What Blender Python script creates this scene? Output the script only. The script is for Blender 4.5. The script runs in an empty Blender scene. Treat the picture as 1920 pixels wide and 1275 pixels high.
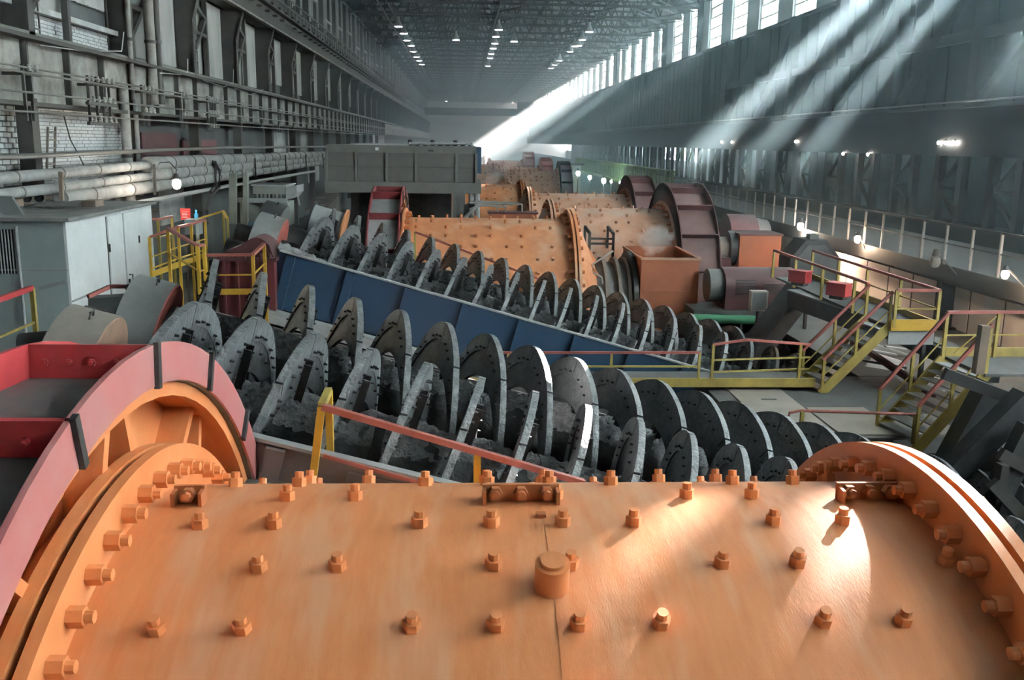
import bpy, math, random
from mathutils import Vector, Matrix, noise
random.seed(7)
PI = math.pi
SC = bpy.context.scene
COL = SC.collection

# ------------------------------------------------------------------ camera
FPX, CX, CY, H = 1760.0, 960.0, 637.5, 7.5
PSI, TH, RO = 0.0541957, 0.2077964, 0.015
RM = (Matrix.Rotation(-PSI, 3, 'Z') @ Matrix.Rotation(PI / 2 - TH, 3, 'X') @ Matrix.Rotation(RO, 3, 'Z'))
CAM = Vector((0, 0, H))
cam_d = bpy.data.cameras.new('camera')
cam_d.sensor_width = 36.0
cam_d.lens = 36.0 * FPX / 1920.0
cam_d.clip_start, cam_d.clip_end = 0.05, 600
cam = bpy.data.objects.new('camera', cam_d)
COL.objects.link(cam)
cam.matrix_world = Matrix.Translation(CAM) @ RM.to_4x4()
SC.camera = cam

# ------------------------------------------------------------------ sky, sun, exposure
WORLD_STRENGTH = 4.0
SUN_ENERGY = 210.0
SUN_DIR = Vector((-0.592, -0.705, -0.400)).normalized()      # the way the sunlight travels
HAZE_RIGHT, HAZE_FAR = 0.0042, 0.008
w = bpy.data.worlds.new('sky')
SC.world = w
w.use_nodes = True
bg = w.node_tree.nodes['Background']
bg.inputs[0].default_value = (0.78, 0.93, 1.0, 1)
bg.inputs[1].default_value = WORLD_STRENGTH
sd = bpy.data.lights.new('sun', 'SUN')
sd.energy = SUN_ENERGY
sd.angle = math.radians(0.53)
sd.color = (1.0, 0.975, 0.94)
so = bpy.data.objects.new('sun', sd)
COL.objects.link(so)
so.location = (40, 60, 40)
so.rotation_euler = SUN_DIR.to_track_quat('-Z', 'Y').to_euler()


def portal(name, loc, rot, sx, sy):                     # a window opening the sky is sampled through
    d = bpy.data.lights.new(name, 'AREA')
    d.shape = 'RECTANGLE'
    d.size, d.size_y = sx, sy
    d.cycles.is_portal = True
    o = bpy.data.objects.new(name, d)
    COL.objects.link(o)
    o.location = loc
    o.rotation_euler = rot


XR, XL, YB, YE = 17.2, -9.0, -22.0, 250.0
ZSILL, ZTOP, ZROOF = 14.0, 17.6, 19.4
portal('window_strip_portal', (XR + 0.5, 60, (ZSILL + ZTOP) / 2), (0, PI / 2, 0), ZTOP - ZSILL, 165)
portal('fill_window_portal', (XR + 0.5, 8, 9.25), (0, PI / 2, 0), 7.5, 8)  # opening of the added unseen windows
SC.view_settings.view_transform = 'Standard'
SC.view_settings.look = 'None'
SC.view_settings.gamma = 1.0
SC.view_settings.use_curve_mapping = False
SC.view_settings.exposure = 2.35
SC.cycles.use_denoising = True
SC.cycles.use_adaptive_sampling = True
SC.cycles.adaptive_threshold = 5.0
SC.cycles.adaptive_min_samples = 40
SC.cycles.max_bounces = 5
SC.cycles.diffuse_bounces = 3
SC.cycles.glossy_bounces = 2
SC.cycles.transmission_bounces = 4
SC.cycles.transparent_max_bounces = 12
SC.cycles.volume_bounces = 1
SC.cycles.caustics_reflective = False
SC.cycles.caustics_refractive = False
SC.cycles.sample_clamp_indirect = 6.0


# ------------------------------------------------------------------ helpers
def ray(px, py):
    return RM @ Vector(((px - CX) / FPX, -(py - CY) / FPX, -1.0))


def at(px, py, Y=None, X=None, Z=None):                 # the world point seen at a pixel, at a known distance, side or height
    d = ray(px, py)
    if Y is not None:
        t = Y / d.y
    elif X is not None:
        t = X / d.x
    else:
        t = (Z - H) / d.z
    return CAM + d * t


UP = Vector((0, 0, 1))
V = Vector


def frame(u, up=UP):
    u = u.normalized()
    if abs(u.dot(up)) > 0.999:
        up = V((0, 1, 0))
    e1 = (up - u * u.dot(up)).normalized()
    e2 = e1.cross(u)
    return u, e1, e2


class MB:
    def __init__(s):
        s.v, s.f = [], []

    def add(s, vs, fs):
        n = len(s.v)
        s.v += [V(a) for a in vs]
        s.f += [tuple(i + n for i in f) for f in fs]
        return s

    def box(s, c, d, M=None):
        c = V(c)
        hx, hy, hz = d[0] / 2, d[1] / 2, d[2] / 2
        vs = [V((x, y, z)) for x in (-hx, hx) for y in (-hy, hy) for z in (-hz, hz)]
        if M is not None:
            vs = [M @ a for a in vs]
        return s.add([c + a for a in vs], [(0, 1, 3, 2), (4, 6, 7, 5), (0, 4, 5, 1), (2, 3, 7, 6), (0, 2, 6, 4), (1, 5, 7, 3)])

    def span(s, a, b):
        a, b = V(a), V(b)
        return s.box((a + b) / 2, (abs(b.x - a.x), abs(b.y - a.y), abs(b.z - a.z)))

    def bar(s, p, q, w=0.05, h=None, up=UP):            # a straight rectangular bar from p to q
        p, q = V(p), V(q)
        h = w if h is None else h
        u, e1, e2 = frame(q - p, up)
        a, b = e2 * w / 2, e1 * h / 2
        vs = [p - a - b, p - a + b, p + a - b, p + a + b, q - a - b, q - a + b, q + a - b, q + a + b]
        return s.add(vs, [(0, 1, 3, 2), (4, 6, 7, 5), (0, 4, 5, 1), (2, 3, 7, 6), (0, 2, 6, 4), (1, 5, 7, 3)])

    def cyl(s, p, q, r, n=16, r2=None, caps=True):
        p, q = V(p), V(q)
        r2 = r if r2 is None else r2
        u, e1, e2 = frame(q - p)
        vs = []
        for c, rr in ((p, r), (q, r2)):
            for i in range(n):
                a = 2 * PI * i / n
                vs.append(c + (e1 * math.cos(a) + e2 * math.sin(a)) * rr)
        fs = [(i, (i + 1) % n, n + (i + 1) % n, n + i) for i in range(n)]
        if caps:
            fs += [tuple(range(n - 1, -1, -1)), tuple(range(n, 2 * n))]
        return s.add(vs, fs)

    def lathe(s, o, u, prof, n=48, a0=0.0, a1=2 * PI, closed=True, up=UP):   # prof: (along, radius), revolved about u; angle 0 is up, PI/2 the far side
        o = V(o)
        u, e1, e2 = frame(V(u), up)
        full = abs((a1 - a0) - 2 * PI) < 1e-6
        m = len(prof)
        cnt = n if full else n + 1
        vs = []
        for i in range(cnt):
            a = a0 + (a1 - a0) * i / n
            d = e1 * math.cos(a) + e2 * math.sin(a)
            vs += [o + u * t + d * r for t, r in prof]
        fs = []
        jr = m if closed else m - 1
        for i in range(n):
            i2 = (i + 1) % cnt
            for j in range(jr):
                j2 = (j + 1) % m
                fs.append((i * m + j, i2 * m + j, i2 * m + j2, i * m + j2))
        if not full and closed:
            fs += [tuple(range(m - 1, -1, -1)), tuple((cnt - 1) * m + j for j in range(m))]
        return s.add(vs, fs)

    def tube(s, pts, r, n=8):
        pts = [V(p) for p in pts]
        vs = []
        for i, p in enumerate(pts):
            d = (pts[min(i + 1, len(pts) - 1)] - pts[max(i - 1, 0)])
            u, e1, e2 = frame(d)
            for k in range(n):
                a = 2 * PI * k / n
                vs.append(p + (e1 * math.cos(a) + e2 * math.sin(a)) * r)
        fs = []
        for i in range(len(pts) - 1):
            for k in range(n):
                k2 = (k + 1) % n
                fs.append((i * n + k, i * n + k2, (i + 1) * n + k2, (i + 1) * n + k))
        fs += [tuple(range(n - 1, -1, -1)), tuple((len(pts) - 1) * n + k for k in range(n))]
        return s.add(vs, fs)

    def prism(s, poly, off):
        poly = [V(p) for p in poly]
        off = V(off)
        n = len(poly)
        return s.add(poly + [p + off for p in poly],
                     [tuple(range(n - 1, -1, -1)), tuple(range(n, 2 * n))] + [(i, (i + 1) % n, n + (i + 1) % n, n + i) for i in range(n)])

    def mesh(s, name, mat, org, smooth=True):
        me = bpy.data.meshes.new(name)
        me.from_pydata([tuple(a - org) for a in s.v], [], s.f)
        me.materials.append(mat)
        import bmesh
        bm = bmesh.new()
        bm.from_mesh(me)
        bmesh.ops.recalc_face_normals(bm, faces=bm.faces)
        bm.to_mesh(me)
        bm.free()
        if smooth:
            me.shade_smooth()
            me.set_sharp_from_angle(angle=math.radians(38))
        me.update()
        return me

    def build(s, name, mat, parent=None, smooth=True, org=None):
        if org is None:
            lo = [min(a[i] for a in s.v) for i in range(3)]
            hi = [max(a[i] for a in s.v) for i in range(3)]
            org = V(((lo[0] + hi[0]) / 2, (lo[1] + hi[1]) / 2, lo[2]))
        org = V(org)
        o = bpy.data.objects.new(name, s.mesh(name, MATS[mat], org, smooth))
        return place(o, org, parent)


ORG = {}


def place(o, org, parent=None):
    COL.objects.link(o)
    ORG[o] = V(org)
    if parent is not None:
        o.parent = parent
        o.location = V(org) - ORG[parent]
    else:
        o.location = org
    return o


def tag(o, label=None, cat=None, group=None, kind=None):
    if label:
        o['label'] = label
    if cat:
        o['category'] = cat
    if group:
        o['group'] = group
    if kind:
        o['kind'] = kind
    return o


def thing(name, loc, label, cat, group=None, kind=None):
    o = bpy.data.objects.new(name, None)
    o.empty_display_size = 0.1
    place(o, V(loc))
    return tag(o, label, cat, group, kind)


def struct(name, mb, mat, label, smooth=False, parent=None):
    o = mb.build(name, mat, parent, smooth)
    if parent is None:
        tag(o, label, None, None, 'structure')
    return o


def inst(name, me, org, parent, rot=None):               # another object that shares mesh data
    o = bpy.data.objects.new(name, me)
    place(o, org, parent)
    if rot is not None:
        o.rotation_euler = rot.to_euler() if hasattr(rot, 'to_euler') else rot
    return o


def copy_tree(o, shift, parent=None, label=None):
    c = o.copy()
    COL.objects.link(c)
    ORG[c] = ORG[o] + V(shift)
    c.parent = parent
    if parent is None:
        c.location = ORG[c]
    if label:
        c['label'] = label
    for ch in o.children:
        copy_tree(ch, shift, c)
    return c


# ------------------------------------------------------------------ materials
MATS = {}


def mat(name, col, rough=0.6, metal=0.0, col2=None, scale=3.0, amount=0.5, bump=0.0, bscale=None, stretch=None, col3=None, scale3=0.7, detail=4.0):
    m = bpy.data.materials.new(name)
    m.use_nodes = True
    nt = m.node_tree
    b = nt.nodes['Principled BSDF']
    b.inputs['Roughness'].default_value = rough
    b.inputs['Metallic'].default_value = metal
    b.inputs['Base Color'].default_value = (*col, 1)
    tc = nt.nodes.new('ShaderNodeTexCoord')
    src = tc.outputs['Object']
    if stretch:
        mp = nt.nodes.new('ShaderNodeMapping')
        mp.inputs['Scale'].default_value = stretch
        nt.links.new(src, mp.inputs[0])
        src = mp.outputs[0]

    def nz(sc, lo, hi):
        n = nt.nodes.new('ShaderNodeTexNoise')
        n.inputs['Scale'].default_value = sc
        n.inputs['Detail'].default_value = detail
        n.inputs['Roughness'].default_value = 0.65
        nt.links.new(src, n.inputs['Vector'])
        r = nt.nodes.new('ShaderNodeMapRange')
        r.inputs[1].default_value, r.inputs[2].default_value = lo, hi
        nt.links.new(n.outputs[0], r.inputs[0])
        return n, r
    out = None
    if col2:
        n, r = nz(scale, 0.62 - amount * 0.5, 0.72)
        mx = nt.nodes.new('ShaderNodeMix')
        mx.data_type = 'RGBA'
        mx.inputs[6].default_value, mx.inputs[7].default_value = (*col, 1), (*col2, 1)
        nt.links.new(r.outputs[0], mx.inputs[0])
        out = mx.outputs[2]
        if col3:
            n3, r3 = nz(scale3, 0.5, 0.66)
            m3 = nt.nodes.new('ShaderNodeMix')
            m3.data_type = 'RGBA'
            m3.inputs[7].default_value = (*col3, 1)
            nt.links.new(out, m3.inputs[6])
            nt.links.new(r3.outputs[0], m3.inputs[0])
            out = m3.outputs[2]
        nt.links.new(out, b.inputs['Base Color'])
    if bump:
        n = nt.nodes.new('ShaderNodeTexNoise')
        n.inputs['Scale'].default_value = bscale or scale * 6
        n.inputs['Detail'].default_value = 5
        nt.links.new(src, n.inputs['Vector'])
        bp = nt.nodes.new('ShaderNodeBump')
        bp.inputs['Strength'].default_value = bump
        bp.inputs['Distance'].default_value = 0.03
        nt.links.new(n.outputs[0], bp.inputs['Height'])
        nt.links.new(bp.outputs[0], b.inputs['Normal'])
    MATS[name] = m
    return m


def emit(name, col, strength, sample=True):
    m = bpy.data.materials.new(name)
    m.use_nodes = True
    b = m.node_tree.nodes['Principled BSDF']
    b.inputs['Base Color'].default_value = (*col, 1)
    b.inputs['Emission Color'].default_value = (*col, 1)
    b.inputs['Emission Strength'].default_value = strength
    if not sample:
        m.cycles.emission_sampling = 'NONE'
    MATS[name] = m


def pane_mat(name, clear, frost, tint=(0.185, 0.21, 0.215)):
    m = bpy.data.materials.new(name)
    m.use_nodes = True
    nt = m.node_tree
    nt.nodes.clear()
    o = nt.nodes.new('ShaderNodeOutputMaterial')
    t = nt.nodes.new('ShaderNodeBsdfTransparent')
    t.inputs[0].default_value = (clear, clear, clear, 1)
    tl = nt.nodes.new('ShaderNodeBsdfTranslucent')
    tl.inputs[0].default_value = (*tint, 1)
    mx = nt.nodes.new('ShaderNodeMixShader')
    mx.inputs[0].default_value = frost
    nt.links.new(t.outputs[0], mx.inputs[1])
    nt.links.new(tl.outputs[0], mx.inputs[2])
    nt.links.new(mx.outputs[0], o.inputs[0])
    MATS[name] = m


mat('orange', (0.74, 0.285, 0.11), 0.45, 0, (0.64, 0.21, 0.07), 1.6, 0.7, 0.08, 25, (6, 1, 1), (0.72, 0.34, 0.17), 0.5)
mat('orange_dull', (0.68, 0.28, 0.12), 0.6, 0, (0.48, 0.18, 0.08), 1.2, 0.7, 0.1, 20, None, (0.62, 0.38, 0.25), 0.5)
mat('orange_dusty', (0.62, 0.38, 0.27), 0.75, 0, (0.50, 0.24, 0.14), 1.1, 0.6, 0.1, 20, None, (0.50, 0.40, 0.33), 0.5)
mat('orange_dark', (0.50, 0.17, 0.06), 0.5, 0, (0.36, 0.11, 0.04), 3, 0.7)
mat('red_paint', (0.46, 0.055, 0.055), 0.38, 0, (0.34, 0.03, 0.035), 2.5, 0.6)
mat('red_dusty', (0.47, 0.12, 0.115), 0.36, 0, (0.46, 0.22, 0.21), 1.5, 0.8)
mat('guard_red', (0.20, 0.03, 0.033), 0.45, 0, (0.14, 0.02, 0.023), 3, 0.6)
mat('guard_brown', (0.16, 0.085, 0.08), 0.6, 0, (0.11, 0.06, 0.055), 2, 0.6)
mat('dark_red', (0.13, 0.025, 0.03), 0.5, 0, (0.08, 0.02, 0.02), 3, 0.6)
mat('maroon', (0.095, 0.03, 0.032), 0.55, 0, (0.06, 0.02, 0.022), 2, 0.6)
mat('guard_grey', (0.15, 0.155, 0.155), 0.5, 0, (0.09, 0.09, 0.09), 2, 0.6)
mat('panel_grey', (0.34, 0.35, 0.35), 0.6, 0, (0.24, 0.25, 0.25), 2, 0.6)
mat('black_steel', (0.022, 0.024, 0.026), 0.5, 0, (0.05, 0.05, 0.05), 4, 0.5)
mat('blade_steel', (0.070, 0.072, 0.074), 0.36, 0.1, (0.27, 0.275, 0.28), 5, 0.7, 0.45, 38, None, (0.035, 0.036, 0.038), 1.2)
mat('shoe_steel', (0.10, 0.103, 0.106), 0.36, 0.15, (0.25, 0.255, 0.26), 7, 0.7, 0.6, 30)
mat('shaft_steel', (0.022, 0.022, 0.023), 0.45, 0, (0.05, 0.05, 0.05), 5, 0.5, 0.5, 20)
mat('sludge', (0.10, 0.10, 0.102), 0.45, 0, (0.32, 0.32, 0.325), 14, 0.7, 1.0, 40)
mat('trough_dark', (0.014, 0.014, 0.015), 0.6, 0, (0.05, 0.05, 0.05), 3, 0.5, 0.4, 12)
mat('blue_paint', (0.010, 0.044, 0.095), 0.5, 0, (0.012, 0.035, 0.07), 1.3, 0.7)
mat('trough_brown', (0.17, 0.14, 0.135), 0.55, 0, (0.11, 0.09, 0.09), 2, 0.6)
mat('light_steel', (0.38, 0.385, 0.38), 0.5, 0, (0.27, 0.27, 0.265), 3, 0.6)
mat('ring_grey', (0.22, 0.225, 0.22), 0.55, 0, (0.15, 0.15, 0.145), 2.5, 0.7, 0.1, 20)
mat('ring_rust', (0.25, 0.215, 0.185), 0.6, 0, (0.17, 0.15, 0.13), 2.5, 0.7, 0.15, 20)
mat('ring_red', (0.50, 0.12, 0.09), 0.55, 0, (0.38, 0.09, 0.07), 5, 0.6)
mat('ring_peach', (0.52, 0.30, 0.20), 0.6, 0, (0.36, 0.22, 0.16), 4, 0.6)
mat('yellow', (0.55, 0.33, 0.03), 0.5, 0, (0.40, 0.22, 0.03), 4, 0.6)
mat('yellow_dull', (0.42, 0.31, 0.07), 0.6, 0, (0.28, 0.20, 0.06), 4, 0.6)
mat('rail_red', (0.36, 0.10, 0.08), 0.4, 0, (0.26, 0.08, 0.06), 5, 0.6)
mat('white_paint', (0.87, 0.88, 0.87), 0.5, 0, (0.68, 0.69, 0.68), 1.2, 0.8)
mat('teal_sheet', (0.40, 0.455, 0.445), 0.55, 0, (0.30, 0.35, 0.345), 1.0, 0.8)
mat('dirty_top', (0.22, 0.215, 0.205), 0.85, 0, (0.12, 0.115, 0.11), 2.2, 0.7, 0.4, 14)
mat('brick_white', (0.78, 0.79, 0.79), 0.8, 0, (0.58, 0.58, 0.57), 5, 0.7, 0.3, 30)
mat('mortar', (0.20, 0.20, 0.195), 0.9, 0, (0.12, 0.12, 0.12), 5, 0.6)
mat('plaster', (0.68, 0.69, 0.68), 0.85, 0, (0.30, 0.30, 0.29), 1.5, 0.8, 0.2, 10)
mat('corrugated', (0.55, 0.55, 0.53), 0.7, 0, (0.34, 0.33, 0.31), 1.0, 0.7, 0, None, (1, 1, 0.25))
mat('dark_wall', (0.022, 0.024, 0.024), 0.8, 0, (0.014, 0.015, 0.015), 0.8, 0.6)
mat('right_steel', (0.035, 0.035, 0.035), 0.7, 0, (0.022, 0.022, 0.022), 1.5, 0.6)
mat('mid_wall', (0.10, 0.105, 0.105), 0.8, 0, (0.06, 0.06, 0.06), 0.8, 0.6)
mat('pier', (0.74, 0.76, 0.76), 0.8, 0, (0.64, 0.66, 0.66), 1, 0.6)
mat('column_steel', (0.062, 0.056, 0.05), 0.65, 0, (0.036, 0.033, 0.03), 1.5, 0.7)
mat('girder_steel', (0.42, 0.40, 0.375), 0.65, 0, (0.10, 0.09, 0.08), 1.3, 0.7)
mat('bus_steel', (0.15, 0.14, 0.13), 0.5, 0.2, (0.16, 0.15, 0.14), 3, 0.6)
mat('bracket_steel', (0.05, 0.048, 0.045), 0.7, 0, (0.08, 0.075, 0.07), 4, 0.5)
mat('porcelain', (0.40, 0.39, 0.37), 0.3)
mat('pipe_lagging', (0.36, 0.36, 0.35), 0.75, 0, (0.20, 0.195, 0.19), 2.5, 0.7, 0.4, 12)
mat('frame_light', (0.60, 0.63, 0.63), 0.6, 0, (0.46, 0.48, 0.48), 2, 0.6)
mat('roof_deck', (0.50, 0.53, 0.53), 0.85, 0, (0.36, 0.38, 0.38), 0.5, 0.7)
mat('truss_steel', (0.15, 0.16, 0.16), 0.7, 0, (0.10, 0.105, 0.105), 1.5, 0.6)
mat('concrete', (0.13, 0.128, 0.122), 0.9, 0, (0.075, 0.073, 0.07), 1.0, 0.7, 0.3, 15)
mat('floor_plate', (0.36, 0.31, 0.26), 0.7, 0, (0.24, 0.205, 0.175), 1.2, 0.7)
mat('ground_dark', (0.07, 0.07, 0.068), 0.9, 0, (0.04, 0.04, 0.04), 0.5, 0.6)
mat('bunker_grey', (0.095, 0.095, 0.09), 0.6, 0, (0.07, 0.07, 0.065), 1.5, 0.6)
mat('bunker_light', (0.135, 0.135, 0.128), 0.6, 0, (0.10, 0.10, 0.095), 1.5, 0.6)
mat('machine_green', (0.26, 0.275, 0.25), 0.6, 0, (0.18, 0.19, 0.175), 2, 0.6)
mat('motor_blue', (0.10, 0.18, 0.26), 0.5)
mat('red_sign', (0.45, 0.03, 0.03), 0.5)
mat('sign_white', (0.7, 0.6, 0.6), 0.6)
mat('blue_bottle', (0.05, 0.28, 0.50), 0.35)
mat('wood', (0.22, 0.16, 0.12), 0.8, 0, (0.15, 0.11, 0.085), 4, 0.6)
mat('green_pipe', (0.06, 0.24, 0.13), 0.5)
mat('gallery_panel', (0.80, 0.72, 0.67), 0.75, 0, (0.70, 0.63, 0.59), 1, 0.6)
mat('blue_lit_wall', (0.30, 0.38, 0.42), 0.8, 0, (0.22, 0.29, 0.32), 0.7, 0.7)  # bluish daylight of the next bay put into the wall colour
mat('rust_box', (0.38, 0.115, 0.05), 0.6, 0, (0.27, 0.09, 0.045), 1.5, 0.7)
mat('red_box', (0.36, 0.035, 0.035), 0.45)
mat('conveyor', (0.12, 0.125, 0.13), 0.6, 0, (0.07, 0.07, 0.075), 2, 0.6)
mat('cable', (0.06, 0.058, 0.055), 0.6)
mat('cable_light', (0.40, 0.39, 0.37), 0.6)
mat('fence_green_lit', (0.20, 0.26, 0.10), 0.7)  # glow of the green lamps put into the fence colour
emit('bulb', (1.0, 0.93, 0.82), 30.0, False)
emit('bulb_warm', (1.0, 0.70, 0.42), 24.0, False)
emit('bulb_green', (0.70, 1.0, 0.85), 40.0, False)
emit('lamp_glow', (0.85, 0.93, 1.0), 8.0, False)
pane_mat('glass_clear', 0.95, 0.04)
pane_mat('glass_dim', 0.14, 0.10)  # dimmer glass, set for the strength of sun patches and beams
pane_mat('glass_far', 0.30, 0.10)
pane_mat('glass_hazy', 0.55, 0.06)
pane_mat('glass_frosted_near', 0.85, 1.0, (0.46, 0.505, 0.515))  # unseen near windows pass more light, to lift the left wall
pane_mat('glass_frosted', 0.85, 1.0)
pane_mat('glass_fill', 0.75, 0.05)

# ================================================================== THE HALL
FL = 3.2                                                 # operating floor
mb = MB().span((XL - 1, YB, -0.3), (29, YE, 0.0))
struct('floor_ground', mb, 'ground_dark', 'dark dirty ground under the machines')
mb = MB().span((XL, 7.8, FL - 0.3), (-4.3, 60, FL))
struct('floor_left', mb, 'concrete', 'concrete operating floor along the brick wall')
mb = MB().span((4.4, 13.3, FL - 0.25), (12.0, 17.1, FL))
struct('floor_middle', mb, 'concrete', 'grey concrete floor at the foot of the yellow stairs')
mb = MB().span((7.8, -5, FL - 0.25), (12.0, 13.25, FL))
struct('floor_right', mb, 'concrete', 'grey concrete floor beside the dark steel frames')
mb = MB().span((7.6, 17.15, FL - 0.25), (12.0, 60, FL))
struct('floor_far', mb, 'concrete', 'grey concrete floor behind the catwalk')
# beige steel plates laid on the middle floor
for i, (x0, x1, y0, y1) in enumerate(((4.75, 5.72, 13.4, 16.4), (5.76, 6.75, 13.4, 14.9), (6.78, 7.7, 13.4, 14.5))):
    mb = MB().span((x0, y0, FL + 0.002), (x1, y1, FL + 0.022))
    o = mb.build('floor_plate', 'floor_plate', None, False)
    tag(o, ('long beige steel floor plate with a lifting slot beside the yellow toe board',
            'beige steel floor plate behind the black spiral discs',
            'short beige steel floor plate near the foot of the second stairs')[i], 'floor plate', 'beige floor plates')
    if i == 0:
        MB().span((5.15, 15.35, FL + 0.023), (5.42, 15.42, FL + 0.027)).build('slot', 'black_steel', o, False)

# ---------------------------------------------------------------- far and rear walls
struct('wall_far', MB().span((XL - 1, YE, 0), (29, YE + 0.4, ZROOF + 1)), 'pier', 'pale end wall far down the hall')
struct('wall_rear', MB().span((XL - 1, YB - 0.4, 0), (29, YB, ZROOF + 1)), 'mid_wall', 'end wall behind the viewpoint')

# ---------------------------------------------------------------- right wall with its window strip
for k in range(2):                                       # added unseen windows beside the viewpoint, lighting faces turned right
    wo = bpy.data.objects.new('window_%d' % (111 + k), None)
    place(wo, V((XR + 0.15, 6 + 4 * k, 5.5)))
    tag(wo, None, None, None, 'structure')
    MB().span((XR + 0.13, 4 + 4 * k + 0.15, 5.5), (XR + 0.17, 8 + 4 * k - 0.15, 13.0)).build('pane', 'glass_fill', wo, False)
    MB().span((XR, 4 + 4 * k - 0.15, 5.5), (XR + 0.3, 4 + 4 * k + 0.15, 13.0)).build('window_frame', 'frame_light', wo, False)
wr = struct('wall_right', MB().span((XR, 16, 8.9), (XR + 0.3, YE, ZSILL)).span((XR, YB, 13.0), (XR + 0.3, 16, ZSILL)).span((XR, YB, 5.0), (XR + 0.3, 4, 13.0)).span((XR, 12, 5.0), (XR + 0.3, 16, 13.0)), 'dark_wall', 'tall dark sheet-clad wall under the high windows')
mb = MB()
for i in range(int((YE - YB) / 1.45)):                   # standing ribs of the cladding
    y = YB + 0.7 + i * 1.45
    if y < 16:
        continue
    mb.span((XR - 0.05, y - 0.05, 8.95), (XR, y + 0.05, ZSILL - 0.05))
mb.build('cladding_ribs', 'dark_wall', wr, False)
MB().span((XR - 0.25, YB, ZSILL - 0.12), (XR + 0.3, YE, ZSILL + 0.02)).build('sill', 'mid_wall', wr, False)
MB().span((XR, YB, ZTOP), (XR + 0.3, YE, ZROOF + 0.3)).build('fascia', 'pier', wr, False)
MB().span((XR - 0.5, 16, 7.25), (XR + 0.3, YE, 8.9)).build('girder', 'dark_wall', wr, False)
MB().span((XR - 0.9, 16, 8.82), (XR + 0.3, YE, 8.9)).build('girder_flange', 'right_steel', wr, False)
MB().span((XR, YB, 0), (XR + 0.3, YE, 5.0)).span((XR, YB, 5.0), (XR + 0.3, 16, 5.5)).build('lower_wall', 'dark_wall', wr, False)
BAY = 5.8
W0 = 49.1
WW = 3.4
n_lo, n_hi = int((YB - W0) / BAY) + 1, int((YE - W0) / BAY) - 1
far_pane = MB().span((-0.02, -WW / 2, 0), (0.02, WW / 2, ZTOP - ZSILL - 0.1))
far_pane_me = far_pane.mesh('pane', MATS['glass_far'], V((0, 0, 0)), False)
frost_pane_me = far_pane.mesh('pane', MATS['glass_frosted'], V((0, 0, 0)), False)
near_pane_me = far_pane.mesh('pane', MATS['glass_frosted_near'], V((0, 0, 0)), False)
NP = 5
ph = (ZTOP - ZSILL - 0.1) / NP
small = MB().span((-0.015, -WW / 2 + 0.06, 0.04), (0.015, WW / 2 - 0.06, ph - 0.04))
small_me = small.mesh('pane', MATS['glass_clear'], V((0, 0, 0)), False)
small_frost_me = small.mesh('pane', MATS['glass_frosted'], V((0, 0, 0)), False)
small_beam_me = small.mesh('pane', MATS['glass_dim'], V((0, 0, 0)), False)
qp = MB().span((-0.015, -WW / 8, 0), (0.015, WW / 8, ph))
quarter_clear = qp.mesh('pane', MATS['glass_hazy'], V((0, 0, 0)), False)
quarter_frost = qp.mesh('pane', MATS['glass_frosted'], V((0, 0, 0)), False)
fr = MB()
for k in range(NP + 1):
    fr.span((-0.05, -WW / 2, k * ph - 0.035), (0.05, WW / 2, k * ph + 0.035))
for y in (-WW / 2, WW / 2):
    fr.span((-0.07, y - 0.06, 0), (0.07, y + 0.06, ZTOP - ZSILL - 0.1))
frame_me = fr.mesh('window_frame', MATS['frame_light'], V((0, 0, 0)), False)
fr.span((-0.07, -0.55, 0), (0.07, 0.25, ZTOP - ZSILL - 0.1))
frame_split_me = fr.mesh('window_frame', MATS['frame_light'], V((0, 0, 0)), False)
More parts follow.
